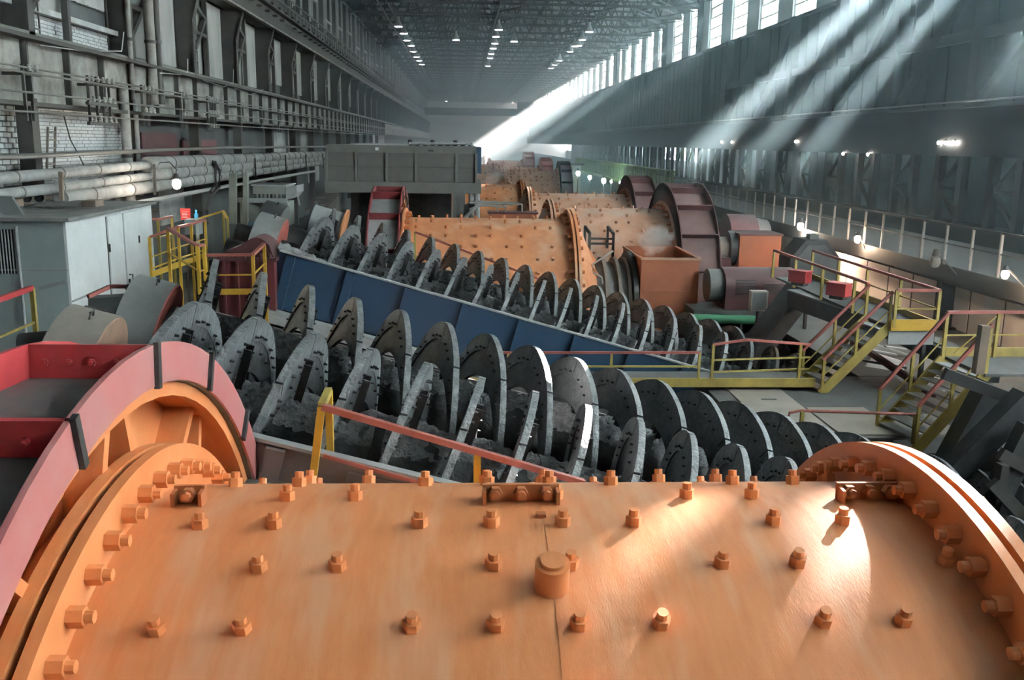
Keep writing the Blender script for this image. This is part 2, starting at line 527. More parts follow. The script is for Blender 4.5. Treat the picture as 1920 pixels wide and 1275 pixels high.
# most panes are frosted to spread the sun; strips shaped for its beams, and all the far windows, let the sun through
BEAM_PANES = {-5: ((21.75, 22.55, 15.4, 15.66, 'glass_dim'), (22.55, 23.3, 15.4, 15.92, 'glass_dim'), (23.87, 24.41, 16.15, 16.67, 'glass_dim'), (23.0, 23.6, 16.5, 16.75, 'glass_hazy')),
         -4: ((30.1, 30.98, 15.55, 16.05, 'glass_hazy'), (27.75, 28.45, 15.65, 16.0, 'glass_hazy')),
         -3: ((33.2, 35.3, 15.55, 16.05, 'glass_hazy'),)}
NEAR_YC = {-5: 22.75, -4: 29.3, -3: 34.35, -2: 39.9}
BEAM_ROW = {1: 2, 3: 3, 5: 2}
CLEAR_FROM = 12
piers = MB().span((XR, YB, ZSILL), (XR + 0.3, W0 + n_lo * BAY + 2.65 - WW / 2, ZTOP))
wn = 0
for i in range(n_lo, n_hi + 1):
    yc = NEAR_YC.get(i, W0 + i * BAY + (2.65 if i < -1 else 0))
    yn_ = NEAR_YC.get(i + 1, W0 + (i + 1) * BAY + (2.65 if i + 1 < -1 else 0))
    piers.span((XR, yc + WW / 2, ZSILL), (XR + 0.3, yn_ - WW / 2, ZTOP))
    if i == -1:                                          # a blank bay
        piers.span((XR, yc - WW / 2, ZSILL), (XR + 0.3, yc + WW / 2, ZTOP))
        continue
    wn += 1
    wo = bpy.data.objects.new('window_%d' % wn, None)
    place(wo, V((XR + 0.15, yc, ZSILL + 0.02)))
    tag(wo, None, None, None, 'structure')
    o0 = ORG[wo]
    inst('window_frame', frame_me, o0, wo)
    if 0 <= i <= 9:
        for k in range(NP):
            inst('pane', small_beam_me if BEAM_ROW.get(i) == k else small_frost_me, o0 + V((0, 0, k * ph)), wo)
    elif i in BEAM_PANES:                                     # unseen windows cut into panes that throw set beams and sun patches
        ye = sorted({yc - WW / 2, yc + WW / 2} | {e for r_ in BEAM_PANES[i] for e in r_[:2]})
        ze = sorted({ZSILL + 0.02, ZTOP - 0.08} | {e for r_ in BEAM_PANES[i] for e in r_[2:4]})
        for ya, yb in zip(ye, ye[1:]):
            for za, zb in zip(ze, ze[1:]):
                m_ = 'glass_frosted_near'
                for r_ in BEAM_PANES[i]:
                    if r_[0] <= (ya + yb) / 2 <= r_[1] and r_[2] <= (za + zb) / 2 <= r_[3]:
                        m_ = r_[4]
                MB().span((XR + 0.135, ya, za), (XR + 0.165, yb, zb)).build('pane', m_, wo, False)
    else:
        inst('pane', near_pane_me if i < 0 else frost_pane_me if i < CLEAR_FROM else far_pane_me, o0, wo)
piers.build('pier_panels', 'pier', wr, False)
# pilasters (light vertical strips) and dark pipes between a few windows
for k, px in enumerate((1300, 1236, 1152)):
    y = XR * FPX / (px - 868)
    MB().span((XR - 0.35, y - 0.25, ZSILL), (XR - 0.02, y + 0.25, ZTOP + 0.5)).build('pilaster', 'mid_wall', wr, False)

# lattice columns of the right wall, z 5 .. 7.25, and taller posts in front of the cladding
cm = MB()
cm.span((-0.28, -0.95, 0), (-0.02, -0.62, 2.25)).span((-0.28, 0.62, 0), (-0.02, 0.95, 2.25))
br = MB()
br.bar((-0.15, -0.62, 2.2), (-0.15, 0.62, 1.2), 0.12).bar((-0.15, -0.62, 0.15), (-0.15, 0.62, 1.1), 0.12).bar((-0.15, -0.62, 1.15), (-0.15, 0.62, 1.15), 0.10)
leg_me = cm.mesh('leg', MATS['right_steel'], V((0, 0, 0)), False)
brace_me = br.mesh('bracing', MATS['right_steel'], V((0, 0, 0)), False)
cols = []
yy = 22.0
k = 0
while yy < 150:
    c = bpy.data.objects.new('trim_%d' % (k + 1), None)
    place(c, V((XR, yy, 5.0)))
    tag(c, None, None, None, 'structure')
    inst('leg', leg_me, ORG[c], c)
    inst('bracing', brace_me, ORG[c], c)
    yy += 3.5
    k += 1
mb = MB()
for y in (25, 31, 37, 43, 49, 55, 61, 67):
    mb.span((XR - 0.6, y - 0.25, 8.9), (XR - 0.2, y + 0.25, 13.9))
mb.build('wall_posts', 'right_steel', wr, False)
mb = MB()
for y in (25, 31, 37, 43, 49, 55):
    mb.bar((XR - 0.4, y + 0.3, 13.6), (XR - 0.4, y + 2.8, 11.2), 0.22)
    mb.bar((XR - 0.4, y + 5.7, 9.1), (XR - 0.4, y + 2.8, 11.2), 0.22)
mb.span((XR - 0.5, 24, 11.0), (XR - 0.3, 62, 11.35))
mb.build('wall_bracing', 'right_steel', wr, False)
# conduit across the wall with small far lights
MB().tube([(XR - 0.95, 10, 9.0), (XR - 0.95, 60, 9.02), (XR - 0.95, 140, 9.0)], 0.03, 6).build('conduit', 'bus_steel', wr)

# the neighbouring bay seen through the openings
sb = struct('wall_neighbour', MB().span((27, 16, 0), (27.3, 105, 12)).span((XR + 0.3, 15.7, 0), (27.3, 16, 12)), 'blue_lit_wall', 'wall of the neighbouring bay, bluish daylight put in its colour')
MB().span((27, 105, 0), (27.3, YE, 5.6)).build('lower_wall', 'blue_lit_wall', sb, False)
MB().span((27, 105, 8.6), (27.3, YE, 12)).build('upper_wall', 'blue_lit_wall', sb, False)
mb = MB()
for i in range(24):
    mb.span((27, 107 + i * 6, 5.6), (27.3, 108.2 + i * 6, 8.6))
mb.build('window_posts', 'blue_lit_wall', sb, False)
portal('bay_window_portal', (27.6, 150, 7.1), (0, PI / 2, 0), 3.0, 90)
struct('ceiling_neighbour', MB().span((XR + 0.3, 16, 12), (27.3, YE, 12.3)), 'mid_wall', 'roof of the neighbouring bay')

# ---------------------------------------------------------------- left wall
wl = struct('wall_left', MB().span((XL - 0.3, YB, 0), (XL, YE, 14.2)), 'mid_wall', 'tall left wall of brick, sheeting and plaster')
upper = struct('wall_upper', MB().span((XL - 0.3, YB, 14.2), (XL, YE, ZROOF + 0.3)), 'dark_wall', 'dark upper wall with tall pale glazing frames')
# upper glazing frames: posts, rails
mb = MB()
me_post = MB().span((0, -0.05, 14.2), (0.12, 0.05, 17.6)).mesh('frame_post', MATS['frame_light'], V((0, 0, 14.2)), False)
for i in range(60):
    inst('frame_post', me_post, V((XL, 22 + i * 3.0, 14.2)), upper)
MB().span((XL, 10, 17.45), (XL + 0.14, YE, 17.6)).build('frame_rail', 'frame_light', upper, False)
for i in range(40):
    y = 28 + i * 6
    mb.span((XL, y, 15.0 + 0.3 * (i % 3)), (XL + 0.13, y + 3, 15.1 + 0.3 * (i % 3)))
    mb.span((XL, y + 0.9, 14.4), (XL + 0.1, y + 0.97, 17.5))
mb.build('glazing_bars', 'frame_light', upper, False)
# brickwork: bigger worn blocks nearest, each its own piece
bed = MB().span((XL, 16.5, 5.2), (XL + 0.03, 20.6, 8.15)).build('brick_bed', 'mortar', wl, False)
bme = []
for k in range(5):
    b = MB()
    wv, hv = 0.27 + 0.05 * random.random(), 0.092
    pts = []
    for (sy, sz) in ((-1, -1), (1, -1), (1, 1), (-1, 1)):
        pts.append((0, sy * wv / 2 * random.uniform(0.9, 1), sz * hv / 2 * random.uniform(0.82, 1)))
    b.prism(pts, (0.06, 0, 0))
    bme.append(b.mesh('brick', MATS['brick_white'], V((0, 0, 0)), False))
for r in range(16):
    z = 6.55 + r * 0.105
    for c in range(7):
        y = 18.5 + c * 0.335 + (0.16 if r % 2 else 0) + random.uniform(-0.02, 0.02)
        if y > 20.45:
            continue
        o = inst('brick', random.choice(bme), V((XL + 0.02, y, z)), wl)
        o.rotation_euler = (random.uniform(-0.05, 0.05), 0, 0)


def brick_field(y0, y1, z0, z1, cw=0.262, ch=0.078):
    b = MB()
    r = 0
    z = z0
    while z < z1:
        y = y0 - (cw / 2 if r % 2 else 0)
        while y < y1:
            a, c2 = max(y, y0), min(y + cw - 0.014, y1)
            if c2 - a > 0.05:
                p = random.uniform(0.03, 0.045)
                b.span((XL + 0.01, a, z), (XL + p, c2, z + ch - 0.013))
            y += cw
        z += ch
        r += 1
    return b


MB().span((XL, 20.7, 5.2), (XL + 0.02, 26.3, 8.15)).build('brick_bed', 'mortar', wl, False)
tag(brick_field(20.75, 26.2, 5.6, 8.08).build('brickwork', 'brick_white', wl, False), None, None, None, 'stuff')
MB().span((XL, 16.5, 8.9), (XL + 0.25, 26.0, 9.05)).build('ledge', 'plaster', wl, False)
MB().span((XL, 16.5, 9.0), (XL + 0.02, 26.2, 10.0)).build('brick_bed', 'mortar', wl, False)
tag(brick_field(16.6, 26.1, 9.05, 9.95).build('brickwork', 'brick_white', wl, False), None, None, None, 'stuff')
MB().prism([(XL, 16.5, 10.0), (XL, 26.2, 10.0), (XL + 0.28, 26.2, 9.97), (XL + 0.28, 16.5, 9.97)], (0, 0, 0.12)).build('ledge', 'plaster', wl, False)
# corrugated sheets between the columns above
colY = [19.6 + 5.75 * i for i in range(40)]


def corrugated(y0, y1, z0, z1, n):
    b = MB()
    vs, fs = [], []
    for i in range(n * 4 + 1):
        y = y0 + (y1 - y0) * i / (n * 4)
        x = XL + 0.12 + 0.07 * math.sin(i * PI / 2)
        vs += [(x, y, z0), (x, y, z1)]
    for i in range(n * 4):
        fs.append((2 * i, 2 * i + 2, 2 * i + 3, 2 * i + 1))
    return b.add(vs, fs)


for i in range(16):
    y0 = colY[i] + 0.4
    z0 = 10.1 if i < 1 else 9.6
    corrugated(y0, y0 + 2.2, z0, 12.05, 9).build('corrugated_sheet', 'corrugated', wl, True)
    corrugated(y0 + 2.5, y0 + 4.9, z0 + random.choice((0, 0.2, 0.4)), 12.05, 10).build('corrugated_sheet', 'corrugated', wl, True)
# pale plaster and white-washed patches further along
for (y0, y1, z0, z1) in ((28.6, 31.0, 4.9, 6.1), (46, 49, 6.5, 7.9), (50, 52, 6.6, 8.0), (53.5, 55.5, 6.7, 7.9), (56, 60, 5.0, 6.5), (95, 110, 6.9, 8.0)):
    MB().span((XL, y0, z0), (XL + 0.05, y1, z1)).build('plaster_patch', 'plaster', wl, False)

# lower runway girder along the left wall
GX = -8.45
girder = struct('trim_101', MB().span((GX - 0.06, 12, 8.12), (GX, YE, 9.3)), 'girder_steel', 'grimy plate girder of the lower runway')
MB().span((GX - 0.35, 12, 9.28), (GX + 0.30, YE, 9.36)).build('top_flange', 'column_steel', girder, False)
MB().span((GX - 0.30, 12, 8.04), (GX + 0.25, YE, 8.12)).build('bottom_flange', 'column_steel', girder, False)
MB().span((GX - 0.02, 12, 9.36), (GX + 0.06, YE, 9.47)).build('crane_rail', 'bus_steel', girder, False)
st = MB().span((0, -0.035, 8.12), (0.13, 0.035, 9.28)).mesh('stiffener', MATS['bracket_steel'], V((0, 0, 8.12)), False)
for i in range(45):
    inst('stiffener', st, V((GX, 17.2 + i * 1.95, 8.12)), girder)
# wall columns with flared heads carrying the upper runway
CXc = -8.55
cp = MB()
cp.prism([(-0.40, -0.03, 0), (0.12, -0.03, 0), (0.12, -0.03, 1.7), (0.42, -0.03, 2.76), (-0.45, -0.03, 2.76), (-0.40, -0.03, 1.7)], (0, 0.06, 0))
cp.prism([(0.12, -0.14, 0), (0.16, -0.14, 0), (0.16, -0.14, 1.7), (0.46, -0.14, 2.76), (0.42, -0.14, 2.76), (0.12, -0.14, 1.7)], (0, 0.28, 0))
cp.prism([(-0.40, -0.14, 0), (-0.44, -0.14, 0), (-0.44, -0.14, 2.76), (-0.40, -0.14, 2.76)], (0, 0.28, 0))
col_me = cp.mesh('flared_post', MATS['column_steel'], V((0, 0, 0)), False)
lb = MB()
lb.bar((-0.1, 0.3, 0.4), (-0.1, 2.3, 2.0), 0.13).bar((-0.1, 2.3, 2.0), (-0.1, 0.3, 2.6), 0.12).bar((-0.1, 0.22, 1.45), (-0.1, 2.3, 1.45), 0.12)
lb.bar((-0.1, 2.35, 0), (-0.1, 2.35, 2.7), 0.14)
lb_me = lb.mesh('bracing', MATS['column_steel'], V((0, 0, 0)), False)
lad = MB()
for zz in range(8):
    lad.bar((0.10, -0.12, 0.2 + zz * 0.33), (0.10, 0.12, 0.2 + zz * 0.33), 0.03)
lad.bar((0.10, -0.13, 0), (0.10, -0.13, 2.7), 0.03).bar((0.10, 0.13, 0), (0.10, 0.13, 2.7), 0.03)
lad_me = lad.mesh('cable_ladder', MATS['bus_steel'], V((0, 0, 0)), False)
for i, y in enumerate(colY):
    c = bpy.data.objects.new('trim_%d' % (110 + i), None)
    place(c, V((CXc, y, 9.36)))
    tag(c, None, None, None, 'structure')
    inst('flared_post', col_me, ORG[c], c)
    if i < 24:
        inst('bracing', lb_me, ORG[c], c)
    if i in (0, 2, 4, 5, 7):
        inst('cable_ladder', lad_me, ORG[c] + V((0, 0.35, 0)), c)
# the columns go on below the girder
lc_me = MB().span((-0.15, -0.16, 0), (0.15, 0.16, 5.0)).mesh('lower_post', MATS['column_steel'], V((0, 0, 0)), False)
for i in range(14):
    o = inst('lower_post', lc_me, V((GX - 0.05, 19.3 + 5.85 * i, 3.2)), girder)
# upper runway: girder, walkway edge, rails and railing
ur = struct('trim_160', MB().span((-8.75, 12, 12.10), (-8.15, YE, 12.85)), 'column_steel', 'dark upper crane runway girder')
for z in (13.0, 13.4, 13.8):
    MB().bar((-8.05, 12, z), (-8.05, YE, z), 0.045).build('hand_rail', 'bus_steel', ur, False)
rp = MB().span((-0.02, -0.025, 0), (0.02, 0.025, 1.0)).mesh('rail_post', MATS['bus_steel'], V((0, 0, 0)), False)
for i in range(90):
    inst('rail_post', rp, V((-8.08, 25 + i * 1.0, 12.85)), ur)
hb = MB()
for i in range(140):
    y = 25 + i * 0.8
    hb.span((-8.25, y, 12.60 + 0.4 * (i % 2)), (-7.95, y + 0.2, 12.68 + 0.4 * (i % 2)))
hb.build('hangers', 'bracket_steel', ur, False)
MB().span((-8.3, 12, 12.85), (-7.9, YE, 12.91)).build('walkway', 'column_steel', ur, False)
MB().span((-8.12, 12, 12.05), (-7.95, YE, 12.12)).build('cable_tray', 'girder_steel', ur, False)

# ---------------------------------------------------------------- roof
struct('ceiling', MB().span((XL - 0.5, YB, ZROOF), (XR + 0.6, YE, ZROOF + 0.25)), 'roof_deck', 'ribbed roof deck high above the hall')
xs0, xs1 = XL + 0.2, XR - 0.2
tb = MB().bar((xs0, 0, 17.1), (xs1, 0, 17.1), 0.16, 0.18).mesh('bottom_chord', MATS['truss_steel'], V((0, 0, 17)), False)
tt = MB().bar((xs0, 0, 19.1), (xs1, 0, 19.1), 0.16, 0.18).mesh('top_chord', MATS['truss_steel'], V((0, 0, 17)), False)
wb = MB()
npn = 14
for k in range(npn):
    xa = xs0 + (xs1 - xs0) * k / npn
    xb = xs0 + (xs1 - xs0) * (k + 1) / npn
    xm = (xa + xb) / 2
    wb.bar((xa, 0, 17.1), (xm, 0, 19.1), 0.10).bar((xm, 0, 19.1), (xb, 0, 17.1), 0.10).bar((xm, 0, 17.1), (xm, 0, 19.1), 0.07)
tw = wb.mesh('web_members', MATS['truss_steel'], V((0, 0, 17)), False)
# the beam of each end brace near the windows, the light it catches put into a pale colour
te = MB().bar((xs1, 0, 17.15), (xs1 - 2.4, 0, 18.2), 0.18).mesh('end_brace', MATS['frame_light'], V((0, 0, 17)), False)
for i in range(36):
    c = bpy.data.objects.new('trim_%d' % (200 + i), None)
    place(c, V((0, 28 + i * 6.0, 17)))
    tag(c, None, None, None, 'structure')
    for nm, me in (('bottom_chord', tb), ('top_chord', tt), ('web_members', tw), ('end_brace', te)):
        inst(nm, me, ORG[c], c)
pu = MB()
for k in range(9):
    x = xs0 + 1.0 + (xs1 - xs0 - 2) * k / 8
    pu.span((x - 0.07, 20, 19.0), (x + 0.07, YE, 19.3))
for x in (-5.4, 2.6, 10.2):
    pu.span((x - 0.05, 20, 17.0), (x + 0.05, YE, 17.12))
for i in range(30):
    y = 28 + i * 6
    for k in range(4):
        xa = xs0 + (xs1 - xs0) * (0.05 + 0.25 * k)
        pu.bar((xa, y, 17.1), (xa + 3.2, y + 6, 17.1), 0.07)
        pu.bar((xa + 6.0, y, 17.1), (xa + 2.9, y + 6, 17.1), 0.07)
struct('trim_190', pu, 'truss_steel', 'purlins and wind bracing between the roof trusses')
MB().tube([(-5.9, 20, 16.9), (-5.95, 120, 16.9), (-6, YE, 16.9)], 0.06, 6).build('trim_191', 'bus_steel')['kind'] = 'structure'
# far bridge crane on the runways
bc = thing('bridge_crane', (4, 205, 13.2), 'hazy bridge crane spanning the far end of the hall', 'crane')
MB().span((-8.2, 204.3, 12.9), (16.3, 205.7, 14.4)).build('bridge_beam', 'column_steel', bc, False)
MB().span((11.5, 203, 14.4), (14.8, 206, 15.8)).build('trolley', 'column_steel', bc, False)
MB().span((12.6, 202.6, 10.6), (15.2, 204.2, 12.9)).build('driver_cab', 'column_steel', bc, False)

# ceiling lamps
lr = MB().lathe((0, 0, 0), (0, 0, 1), [(0, 0.34), (0.02, 0.34), (0.22, 0.26), (0.5, 0.12), (0.75, 0.10), (0.75, 0.0), (0.7, 0.0), (0.48, 0.08), (0.20, 0.23)], 14, up=V((1, 0, 0)))
lr_me = lr.mesh('reflector', MATS['frame_light'], V((0, 0, 0)))
lb_ = MB().lathe((0, 0, 0), (0, 0, 1), [(-0.03, 0.0), (-0.02, 0.27), (0.03, 0.28), (0.04, 0.0)], 14, up=V((1, 0, 0)))
lbm = lb_.mesh('lamp_bowl', MATS['lamp_glow'], V((0, 0, 0)))
lh_me = MB().cyl((0, 0, 0.7), (0, 0, 1.1), 0.03, 6).mesh('hanger', MATS['truss_steel'], V((0, 0, 0)))
lit = []
for (px, py) in ((747, 50), (757, 63), (763, 76), (771, 86), (775, 97), (781, 107), (786, 114), (791, 121)):
    lit.append((px, py, 'left lamp row'))
for (px, py) in ((935, 56), (930, 69), (928, 82), (925, 91), (921, 101), (919, 109), (915, 124)):
    lit.append((px, py, 'middle lamp row'))
for (px, py) in ((1105, 60), (1092, 75), (1085, 86), (1078, 87), (1069, 97), (1049, 114), (1040, 122), (1033, 128)):
    lit.append((px, py, 'right lamp row'))
lit += [(855, 75, ''), (964, 78, ''), (837, 190, ''), (962, 193, ''), (892, 203, '')]
ordn = ('nearest', 'second', 'third', 'fourth', 'fifth', 'sixth', 'seventh', 'eighth')
cnt = {}
for (px, py, row) in lit:
    p = at(px, py, Z=16.2)
    if row:
        j = cnt.get(row, 0)
        cnt[row] = j + 1
        lab = 'bell-shaped ceiling lamp, %s of the %s under the roof trusses' % (ordn[j], row)
    else:
        lab = {855: 'lone bell-shaped ceiling lamp between the left and middle lamp rows', 964: 'lone bell-shaped ceiling lamp just right of the middle lamp row',
               837: 'tiny far ceiling lamp above the bridge crane, left one', 962: 'tiny far ceiling lamp above the bridge crane, right one',
               892: 'tiny far ceiling lamp above the middle of the bridge crane'}[px]
    t = thing('ceiling_lamp', p, lab, 'lamp', 'bell lamps under the roof')
    for nm, me in (('reflector', lr_me), ('lamp_bowl', lbm), ('hanger', lh_me)):
        inst(nm, me, p, t)

# ================================================================== BALL MILLS
AX = V((1, 0, 0))
ZA = 3.0
RD = 2.48


def mill_dir(a):                                         # a = 0 far side, PI/2 top, PI near side
    return V((0, math.cos(a), math.sin(a)))


def bolt_mesh(matname, s=1.0):                           # hex nut with stud, along +Z
    b = MB()
    b.cyl((0, 0, -0.02), (0, 0, 0.05 * s), 0.042 * s, 6)
    b.cyl((0, 0, 0.05 * s), (0, 0, 0.085 * s), 0.026 * s, 8)
    return b.mesh('bolt', MATS[matname], V((0, 0, 0)))


def rot_to(d):
    return d.to_track_quat('Z', 'X')


def guard(t, Y, x0, x1, R, near, face_mat, skin_mat, rib_mat, open_side):
    """drum-shaped gear guard: skin panels, axial ribs, rim rings; open_side is +1 when the mill is on its +X side"""
    o = V((0, Y, ZA))
    nrib = 18
    xf = x1 if open_side > 0 else x0
    xb = x0 if open_side > 0 else x1
    core = MB().lathe(o, AX, [(x0 + 0.02, R - 0.24), (x1 - 0.02, R - 0.24), (x1 - 0.02, R - 0.19), (x0 + 0.02, R - 0.19)], 72)
    g = core.build('gear_guard', skin_mat, t)
    # open face ring in plates
    if near:
        angs = [(-0.52, 0.02), (0.03, 0.30), (0.31, 0.62), (0.63, 0.95), (0.96, 1.30), (1.31, 1.70), (-1.2, -0.53)]
    for j in range(nrib):
        a0 = 2 * PI * j / nrib + 0.1
        a1 = 2 * PI * (j + 1) / nrib + 0.1
        s = 1 if xf > xb else -1
        MB().lathe(o, AX, [(xf - 0.03 * s, R - 0.235), (xf - 0.03 * s, R), (xf, R), (xf, R - 0.215), (xf + 0.0, R - 0.235)], 5, a0 + 0.004, a1 - 0.004).build('face_plate', face_mat, g)
        # joint strip
        d = V((0, math.sin(a0), math.cos(a0)))
        MB().bar(o + d * (R - 0.25) + AX * (xf + 0.012 * s), o + d * (R + 0.015) + AX * (xf + 0.012 * s), 0.05, 0.03, AX).build('joint_strip', 'black_steel', g, False)
        # axial rib with a bent edge
        MB().bar(o + d * (R - 0.10) + AX * (x0 + 0.03), o + d * (R - 0.10) + AX * (x1 - 0.03), 0.03, 0.20, d).build('rib', rib_mat, g, False)
    MB().lathe(o, AX, [(xb, R - 0.25), (xb, R), (xb + 0.03 * (1 if xf > xb else -1), R), (xb + 0.03 * (1 if xf > xb else -1), R - 0.25)], 72).build('rim', rib_mat, g)
    # rivets on ribs (near only) and an end hatch knob
    if near:
        bm_ = bolt_mesh('red_paint', 0.5)
        for j in (15, 16, 17, 0, 1):
            a0 = 2 * PI * j / nrib + 0.1
            d = V((0, math.sin(a0), math.cos(a0)))
            tdir = V((0, -math.cos(a0), math.sin(a0)))
            for q in range(4):
                p = o + d * (R - 0.10) + tdir * 0.0 + AX * (x0 + 0.12 + q * (x1 - x0 - 0.2) / 4) + V((0, -math.cos(a0), math.sin(a0))) * 0.012
                inst('bolt', bm_, p, g, rot_to(V((0, -math.cos(a0), math.sin(a0)))))
    return g


def ball_mill(label, Y, x0, x1, gear, gx, R=3.37, near=False, body='orange_dull', face='red_paint', skin='panel_grey', rib='red_paint', group='ball mills'):
    o = V((0, Y, ZA))
    t = thing('ball_mill', (0.5 * (x0 + x1), Y, 0.5), label, 'mill', group)
    n = 128 if near else 72
    sh = MB().lathe(o, AX, [(x0, 0.5), (x0, RD), (x1, RD), (x1, 0.5)], n).build('shell', body, t)
    xm = x0 + 0.5 * (x1 - x0) + (0.05 if near else 0)
    for xx in ((xm,) if near else (x0 + (x1 - x0) * 0.33, x0 + (x1 - x0) * 0.7)):
        MB().lathe(o, AX, [(xx - 0.012, RD - 0.01), (xx - 0.012, RD + 0.003), (xx + 0.012, RD + 0.003), (xx + 0.012, RD - 0.01)], n).build('weld_seam', body, sh)
    # flanges: two plates with a gap
    for xe, s in ((x0, -1), (x1, 1)):
        fl = MB().lathe(o, AX, [(xe, 1.2), (xe, 2.74), (xe + s * 0.06, 2.74), (xe + s * 0.06, 1.2)], n).build('flange', body, t)
        MB().lathe(o, AX, [(xe + s * 0.10, 1.2), (xe + s * 0.10, 2.74), (xe + s * 0.17, 2.74), (xe + s * 0.17, 1.2)], n).build('flange_plate', body, fl)
        MB().lathe(o, AX, [(xe + s * 0.055, 1.2), (xe + s * 0.055, 2.66), (xe + s * 0.105, 2.66), (xe + s * 0.105, 1.2)], n).build('gasket', 'orange_dark' if not near else 'black_steel', fl)
        if near:
            fb = MB()
            fb.cyl((0, 0, -0.02), (0, 0, 0.075), 0.05, 6).cyl((0, 0, 0.075), (0, 0, 0.115), 0.03, 8)
            fb_me = fb.mesh('flange_bolt', MATS['orange'], V((0, 0, 0)))
            for k in range(64):
                a = 2 * PI * k / 64
                if math.sin(a) < -0.3:
                    continue
                inst('flange_bolt', fb_me, o + AX * xe + mill_dir(a) * (RD + 0.115), fl, rot_to(-AX * s))
        else:
            fb = MB()
            for k in range(46):
                a = 2 * PI * k / 46
                c = o + AX * xe + mill_dir(a) * (RD + 0.115)
                fb.cyl(c, c - AX * s * 0.12, 0.05, 6)
                c2 = o + AX * (xe + s * 0.17) + mill_dir(a) * (RD + 0.115)
                fb.cyl(c2, c2 + AX * s * 0.08, 0.05, 6)
            tag(fb.build('flange_bolts', 'orange_dark', fl), None, None, None, 'stuff')
    # shell bolts
    cols = int((x1 - x0) / 0.387)
    if near:
        bm_ = bolt_mesh('orange', 1.05)
        ev, od = (0, 1, 3, 4, 6, 7, 9), (-1, 0, 2, 3, 4, 5, 7, 8)
        for r in range(-4, 9):
            a = 1.483 + 0.1587 * r
            for c in (ev if r % 2 == 0 else od):
                p = o + AX * (-1.0 + 0.387 * c) + mill_dir(a) * RD
                inst('shell_bolt', bm_, p, t, rot_to(mill_dir(a)))
    else:
        b = MB()
        for r in range(-5, 10):
            a = 1.483 + 0.1587 * r
            for c in range(cols):
                if (c + r) % 3 == 1 or (c * 2 + r) % 5 == 0:
                    continue
                p = o + AX * (x0 + 0.3 + 0.387 * c) + mill_dir(a) * RD
                b.cyl(p, p + mill_dir(a) * 0.09, 0.042, 6)
        tag(b.build('shell_bolts', body, t), None, None, None, 'stuff')
    # end head and trunnion away from the gear
    xe, s = (x1, 1) if gear < 0 else (x0, -1)
    MB().lathe(o, AX, [(xe + s * 0.17, 0.3), (xe + s * 0.17, 2.5), (xe + s * 0.30, 2.4), (xe + s * 0.75, 1.35), (xe + s * 0.75, 0.3)], 64).build('end_head', body, t)
    for k in range(12):
        a = 2 * PI * k / 12 + 0.15
        d = mill_dir(a)
        MB().prism([o + AX * (xe + s * 0.17) + d * 2.5, o + AX * (xe + s * 0.80) + d * 1.42, o + AX * (xe + s * 0.72) + d * 1.25, o + AX * (xe + s * 0.17) + d * 2.2],
                   mill_dir(a + PI / 2) * 0.06).build('head_rib', body, t, False)
    MB().lathe(o, AX, [(xe + s * 0.7, 0.3), (xe + s * 0.7, 1.0), (xe + s * 1.9, 1.0), (xe + s * 1.9, 0.3)], 48).build('trunnion', 'ring_grey', t)
    # gear side
    if gear < 0:
        g0, g1 = gx
        xw = g0 + 0.30
        MB().lathe(o, AX, [(xw, 0.6), (xw, R - 0.26), (xw + 0.05, R - 0.26), (xw + 0.05, 0.6)], 72).build('gear_web', body, t)
        MB().lathe(o, AX, [(xw, R - 0.30), (xw, R - 0.245), (g1 - 0.06, R - 0.245), (g1 - 0.06, R - 0.33), (g1 - 0.12, R - 0.33), (g1 - 0.12, R - 0.30)], 72).build('gear_rim', body, t)
        MB().lathe(o, AX, [(xw, 2.2), (xw, 2.50), (x0 - 0.17, 2.62), (x0 - 0.17, 2.2)], 72).build('gear_hub', body, t)
        for k in range(24):
            a = 2 * PI * k / 24 + 0.07
            d = mill_dir(a)
            d2 = mill_dir(a + (0.10 if k % 2 else -0.10))
            MB().bar(o + AX * (xw + 0.13) + d * 2.45, o + AX * (xw + 0.13) + d2 * (R - 0.28), 0.07, 0.22, AX).build('web_rib', body, t, False)
        guard(t, Y, g0, g1, R, near, face if near else rib, skin, rib, 1)
    elif gear > 0:
        g0, g1 = gx
        MB().lathe(o, AX, [(g0, 0.6), (g0, R - 0.05), (g0 + 0.05, R - 0.05), (g0 + 0.05, 0.6)], 72).build('guard_side', face, t)
        guard(t, Y, g0, g1, R, near, face, skin, rib, 1)
    return t


M1 = ball_mill('huge orange ball mill in front with bolted shell and pink gear guard', 4.931, -1.75, 2.57, -1, (-2.45, -1.73), 3.37, True, 'orange', 'red_dusty', 'guard_grey', 'red_paint')
# extra fittings of the near mill
o1 = V((0, 4.931, ZA))
# lifting bars with three bolts
bm_ = bolt_mesh('orange_dark', 1.0)
for (xa, xb, a) in ((0.12, 0.56, 1.50), (-1.62, -1.45, 1.50), (2.20, 2.56, 1.50)):
    d = mill_dir(a)
    td = mill_dir(a + PI / 2)
    lb0 = MB().bar(o1 + AX * xa + d * (RD + 0.045), o1 + AX * xb + d * (RD + 0.045), 0.03, 0.11, d)
    for x in (xa + 0.01, xb - 0.01):
        lb0.bar(o1 + AX * x + d * (RD + 0.04) + td * 0.0, o1 + AX * x + d * (RD + 0.03) + td * 0.09, 0.02, 0.09, d)
    lo = lb0.build('lifting_bar', 'orange_dark', M1, False)
    nb = 3 if xb - xa > 0.3 else 1
    for q in range(nb):
        x = xa + (xb - xa) * (q + 0.5) / nb
        inst('bolt', bm_, o1 + AX * x + d * (RD + 0.055) + td * 0.015, lo, rot_to(td))
